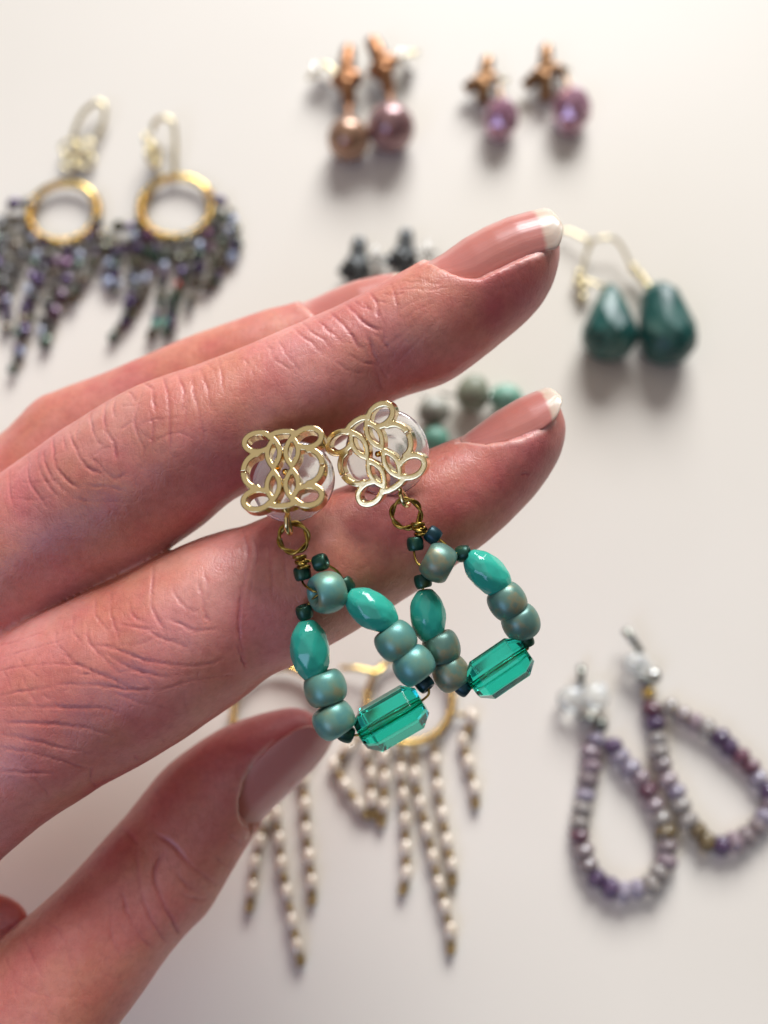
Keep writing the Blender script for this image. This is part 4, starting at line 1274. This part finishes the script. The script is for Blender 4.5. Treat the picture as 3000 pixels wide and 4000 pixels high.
# green faceted drops on gold ear wires
def zg(x, y, z=0):
    return (2100 + x * .5425, 800 + y * .5425, z)
ME_DROP = facet_drop('faceted_drop', [(0.8, -9.2), (2.3, -7.4), (4.4, -3.0), (6.0, 1.2), (6.2, 3.4), (5.0, 6.0), (2.8, 7.6)], 9, M_GREENSTONE, 0.0)
ME_DROP2 = facet_drop('faceted_drop', [(2.0, -9.0), (3.9, -7.2), (5.1, -3.0), (6.1, 1.2), (6.2, 3.6), (5.2, 6.2), (3.0, 8.0)], 9, M_GREENSTONE, 0.0)
ME_GB = sphere_mesh('gold_bead', M_PGOLD, 12, 8)
for (label, me_, ctr, ax, k, hook, beads) in [
    ('dark green faceted drop on a gold ear wire, left of its pair', ME_DROP, (520, 862, 6), (-0.06, -1, -0.12), 1.06, [(530, 590, 6), (470, 585, 4), (390, 560, 3), (320, 520, 2.5), (345, 380, 2.5), (365, 270, 3), (300, 225, 3), (220, 190, 2.5), (150, 190, 2)],
     [(300, 500, 2.4), (290, 560, 2), (330, 600, 2), (325, 670, 1.5)]),
    ('dark green faceted drop on a gold ear wire, right of its pair', ME_DROP2, (920, 868, 6), (0.14, -1, -0.12), 1.1, [(880, 600, 6), (800, 570, 4), (740, 510, 3), (680, 450, 3), (620, 330, 3.5), (560, 250, 4), (470, 240, 4.5), (390, 265, 3.5), (370, 330, 2.5)],
     [(690, 460, 3), (730, 505, 2.6), (765, 545, 3), (790, 590, 3.6)])]:
    root = thing('drop_earring', label, 'earring', T(*zg(ctr[0], ctr[1])), 'dark green drop earrings on gold ear wires')
    obj('faceted_drop', me_, root, T(*zg(*ctr)), quat_axis(ax), (k,) * 3)
    tube_obj('ear_wire', catmull(Tm([zg(*p) for p in hook]), 7), 0.42, M_PGOLD, root, 8)
    for p in beads:
        obj('gold_bead', ME_GB, root, T(*zg(*p)), None, (1.15,) * 3)

# stone bead earrings seen between the two finger tips
def stone(name, mat, seed, r=1.0):
    rs = np.random.RandomState(seed)
    me_ = sphere_mesh(name, mat, 22, 14, 0.92)
    co = np.empty(len(me_.vertices) * 3)
    me_.vertices.foreach_get('co', co)
    co = co.reshape(-1, 3)
    co *= (1 + 0.10 * lump(co * 1000, 0.6, seed))[:, None]
    me_.vertices.foreach_set('co', co.ravel())
    return me_
root = thing('stone_bead_earring', 'earring of grey and green stone beads showing beside the clear earring back', 'earring', T(1690, 1640), 'stone bead earrings between the finger tips')
obj('stone_bead', stone('stone_bead', M_GREYSTONE, 1), root, T(1694, 1606, 4), None, (3.7, 3.3, 3.9))
obj('stone_bead', stone('stone_bead', M_JADE, 2), root, T(1702, 1716, 3.2), None, (3.0, 3.3, 3.0))
tube_obj('silver_wire', catmull([T(1650, 1540, 2), T(1690, 1606, 4), T(1700, 1718, 3.6), T(1690, 1790, 2)], 5), 0.4, M_SILVER, root, 8)
root = thing('stone_bead_earring', 'earring of a sage stone bead and a green bead above the index fingernail', 'earring', T(1880, 1560), 'stone bead earrings between the finger tips')
obj('stone_bead', stone('stone_bead', M_SAGE, 3), root, T(1849, 1537, 4.5), None, (3.9, 4.4, 4.2))
obj('stone_bead', stone('stone_bead', M_JADE, 4), root, T(1975, 1556, 3.6), None, (3.9, 3.2, 3.6))
tube_obj('silver_wire', catmull([T(1720, 1540, 1.5), T(1780, 1545, 3), T(1849, 1537, 4.5), T(1978, 1560, 3.9), T(2030, 1620, 2)], 5), 0.4, M_SILVER, root, 8)

# pearl fringe hoops
ME_PE = sphere_mesh('pearl', M_WHITEPEARL, 18, 12, 1.55)
ME_GS = round_mesh(0.78, 0.55, 0.2, M_BEIGEBEAD, 0.8, 'spacer_bead', 12)
def z6(x, y, z=0):
    return (900 + x * .6631, 2500 + y * .6631, z)
def fringe(label, cx, cy, rpx, hook, strands):
    root = thing('pearl_fringe_earring', label, 'earring', T(cx, cy), 'gold hoops with pearl fringes')
    R = rpx * tscale(cx, cy)
    c_ = T(cx, cy, 2)
    t = np.linspace(0, 2 * math.pi, 64, endpoint=False)
    hp = tube_obj('hoop', c_ + np.stack([np.cos(t) * R, np.sin(t) * R, 0 * t], -1) * 0.001, 0.62, M_YGOLD, root, 8, True)
    t = np.linspace(math.radians(170), math.radians(380), 700)
    ph = t * 70
    rr_ = R + 0.8 * np.cos(ph)
    tube_obj('wire_coil', c_ + np.stack([np.cos(t) * rr_, np.sin(t) * rr_, 0.8 * np.sin(ph)], -1) * 0.001, 0.2, M_YGOLD, hp, 5)
    tube_obj('ear_hook', catmull(Tm(hook), 8), 0.55, M_YGOLD, root, 8)
    for pearls, end, startpt in strands:
        pl = [startpt] + [z6(x, y, 1.7) for x, y in pearls] + [z6(*end, 1.0)]
        q = Tm(pl)
        strand = tube_obj('strand', catmull(q, 6), 0.2, M_BRASS, root, 5)
        for i in range(1, len(q) - 1):
            d_ = q[i + 1] - q[i - 1]
            k = random.uniform(1.14, 1.34)
            obj('pearl', ME_PE, strand, q[i], quat_axis(d_), (k,) * 3)
            if i < len(q) - 2:
                L_ = np.linalg.norm(q[i + 1] - q[i])
                for f in (0.43, 0.57):
                    obj('spacer_bead', ME_GS, strand, q[i] * (1 - f) + q[i + 1] * f, quat_axis(q[i + 1] - q[i]), (random.uniform(.85, 1.1),) * 3)
        d_ = q[-1] - q[-2]
        obj('spacer_bead', ME_GS, strand, q[-2] * .45 + q[-1] * .55, quat_axis(d_), (1.25,) * 3)
        obj('spacer_bead', ME_GS, strand, q[-1], quat_axis(d_), (1.25,) * 3)
        d_ = q[1] - q[0]
        n_ = max(1, int(np.linalg.norm(d_) * 1000 / 1.3) - 1)
        for i in range(n_):
            f = (i + .5) / (n_ + .9)
            obj('spacer_bead', ME_GS, strand, q[0] * (1 - f) + q[1] * f, quat_axis(d_), (random.uniform(.75, 1.0),) * 3)

def hoop_pt(cx, cy, rpx, deg):
    s_ = math.radians(deg)
    return (cx + rpx * math.cos(s_), cy - rpx * math.sin(s_) * .95, 2.0)
H1 = (1600, 2730, 166)
fringe('gold hoop with long pearl fringes below the held earrings, right of its pair', *H1,
       [(1600, 2570, 2), (1560, 2600, 3), (1500, 2618, 3), (1430, 2612, 2.4), (1370, 2600, 2)] if False else [(1500, 2600, 2.2), (1470, 2625, 3), (1400, 2612, 3.2), (1330, 2608, 2.6)],
       [([(690, 640), (610, 740), (680, 860), (760, 975)], (805, 1035), hoop_pt(*H1, 215)), ([(905, 690), (910, 820), (905, 980)], (890, 1080), hoop_pt(*H1, 240)),
        ([(1005, 780), (1020, 920), (1030, 1070), (1035, 1230), (1037, 1380)], (1015, 1480), hoop_pt(*H1, 258)), ([(1090, 800), (1120, 970), (1160, 1130), (1195, 1285), (1230, 1440), (1265, 1575), (1300, 1720)], (1300, 1830), hoop_pt(*H1, 275)),
        ([(1210, 720), (1222, 870), (1250, 1030), (1278, 1190), (1305, 1330)], (1312, 1430), hoop_pt(*H1, 300)), ([(1425, 460), (1370, 600), (1405, 730), (1440, 880)], (1445, 970), hoop_pt(*H1, 340)),
        ([(800, 660), (830, 800), (835, 940)], (850, 1040), hoop_pt(*H1, 228))])
H0 = (1090, 2790, 178)
fringe('gold hoop with long pearl fringes half hidden by the thumb, left of its pair', *H0,
       [(1085, 2620, 2.2), (1130, 2600, 3), (1200, 2640, 3), (1230, 2720, 2.4)],
       [([(200, 1060), (172, 1190), (145, 1315), (130, 1470)], (112, 1580), hoop_pt(*H0, 240)), ([(250, 890), (270, 1030), (290, 1180), (302, 1325), (335, 1490), (365, 1660), (395, 1805)], (415, 1895), hoop_pt(*H0, 262)),
        ([(430, 830), (440, 980), (447, 1125), (465, 1280), (480, 1430)], (482, 1540), hoop_pt(*H0, 290))])

# purple bead loops on silver studs
def z7(x, y, z=0):
    return (2100 + x * .5878, 2400 + y * .5878, z)
ME_LB = {m_.name: facet_drop('bead', [(0.35, -0.8), (0.86, -0.42), (1.0, 0.0), (0.86, 0.42), (0.35, 0.8)], 9, m_, 0.06) for m_ in LOOPM}
ME_LOBE = stone('resin_lobe', M_MILK, 12)
def bead_loop(label, path, stud_post, lobes, cap, extra, seq):
    root = thing('bead_loop_earring', label, 'earring', T(*z7(*cap)), 'purple bead loop earrings')
    q = catmull(Tm([z7(x, y, 1.7) for x, y in path]), 10)
    L_ = np.concatenate([[0], np.cumsum(np.linalg.norm(np.diff(q, axis=0), axis=1))]) * 1000
    tube_obj('loop_wire', q, 0.2, M_BRASS, root, 5)
    n_ = int(L_[-1] / 2.95)
    rs = random.Random(len(path) * 7 + int(cap[0]))
    for i in range(n_ + 1):
        sp = (i + 0.5) / (n_ + 1) * L_[-1]
        p = np.array([np.interp(sp, L_, q[:, j]) for j in range(3)])
        p2 = np.array([np.interp(sp + 0.4, L_, q[:, j]) for j in range(3)]) - np.array([np.interp(sp - 0.4, L_, q[:, j]) for j in range(3)])
        ch = seq[i % len(seq)]
        m_ = LOOPM['mpwsltо'.index(ch) if ch in 'mpwslt' else 6]
        k = rs.uniform(2.1, 2.45)
        obj('bead', ME_LB[m_.name], root, p + np.array([rs.uniform(-.25, .25), rs.uniform(-.25, .25), 0]) * 0.001, quat_axis(p2 + np.array([rs.uniform(-.2, .2), rs.uniform(-.2, .2), rs.uniform(-.2, .2)]) * np.linalg.norm(p2)), (k, k, k * .95))
    tube_obj('post', [T(*z7(*p)) for p in stud_post], np.array([0.9, 0.7]), M_DARKSILVER, root, 10)
    for x, y, z, k in lobes:
        obj('resin_lobe', ME_LOBE, root, T(*z7(x, y, z)), None, (k, k * .95, k * .8))
    obj('stud_cap', round_mesh(2.4, 0.55, 0.3, M_DARKSILVER, 0.7, 'stud_cap', 24), root, T(*z7(*cap, 2.4)), quat_axis((0.1, 1, 0.2)))
    for x, y, z, k, m_ in extra:
        obj('metal_bead', sphere_mesh('metal_bead', m_, 16, 10), root, T(*z7(x, y, z)), None, (k,) * 3)

bead_loop('purple bead loop on a stud with white butterfly back, left of its pair', [(400, 790), (365, 880), (350, 1000), (330, 1130), (310, 1240), (290, 1350), (280, 1480), (310, 1590), (360, 1690), (430, 1785), (550, 1835), (680, 1830), (780, 1760), (845, 1660), (865, 1550), (850, 1440), (805, 1320), (745, 1190), (685, 1100), (595, 1010), (530, 920), (480, 830)],
          [(290, 340, 2.5), (290, 480, 2.5)], [(225, 560, 3, 3.0), (385, 545, 3, 3.0)], (345, 690), [(420, 735, 1.8, 1.5, M_DARKSILVER)], 'lmmtlsswttppllssmtxsmwmllptm')
bead_loop('purple bead loop lying half over the right edge of the picture', [(755, 590), (770, 700), (795, 800), (805, 900), (825, 990), (870, 1090), (930, 1200), (965, 1300), (1010, 1380), (1060, 1450), (1130, 1520), (1260, 1535), (1380, 1475), (1480, 1400), (1550, 1290), (1560, 1190), (1510, 1140), (1430, 1040), (1360, 950), (1265, 875), (1180, 790), (1070, 735), (930, 655), (840, 600)],
          [(580, 100, 4.5), (690, 250, 3)], [(645, 320, 3.4, 2.4), (700, 350, 3, 2.0)], (730, 430), [(770, 410, 3, 1.7, M_SILVER), (740, 520, 2, 1.4, M_YGOLD)], 'wpsstmlssoopmttlmplwwppsmtss')
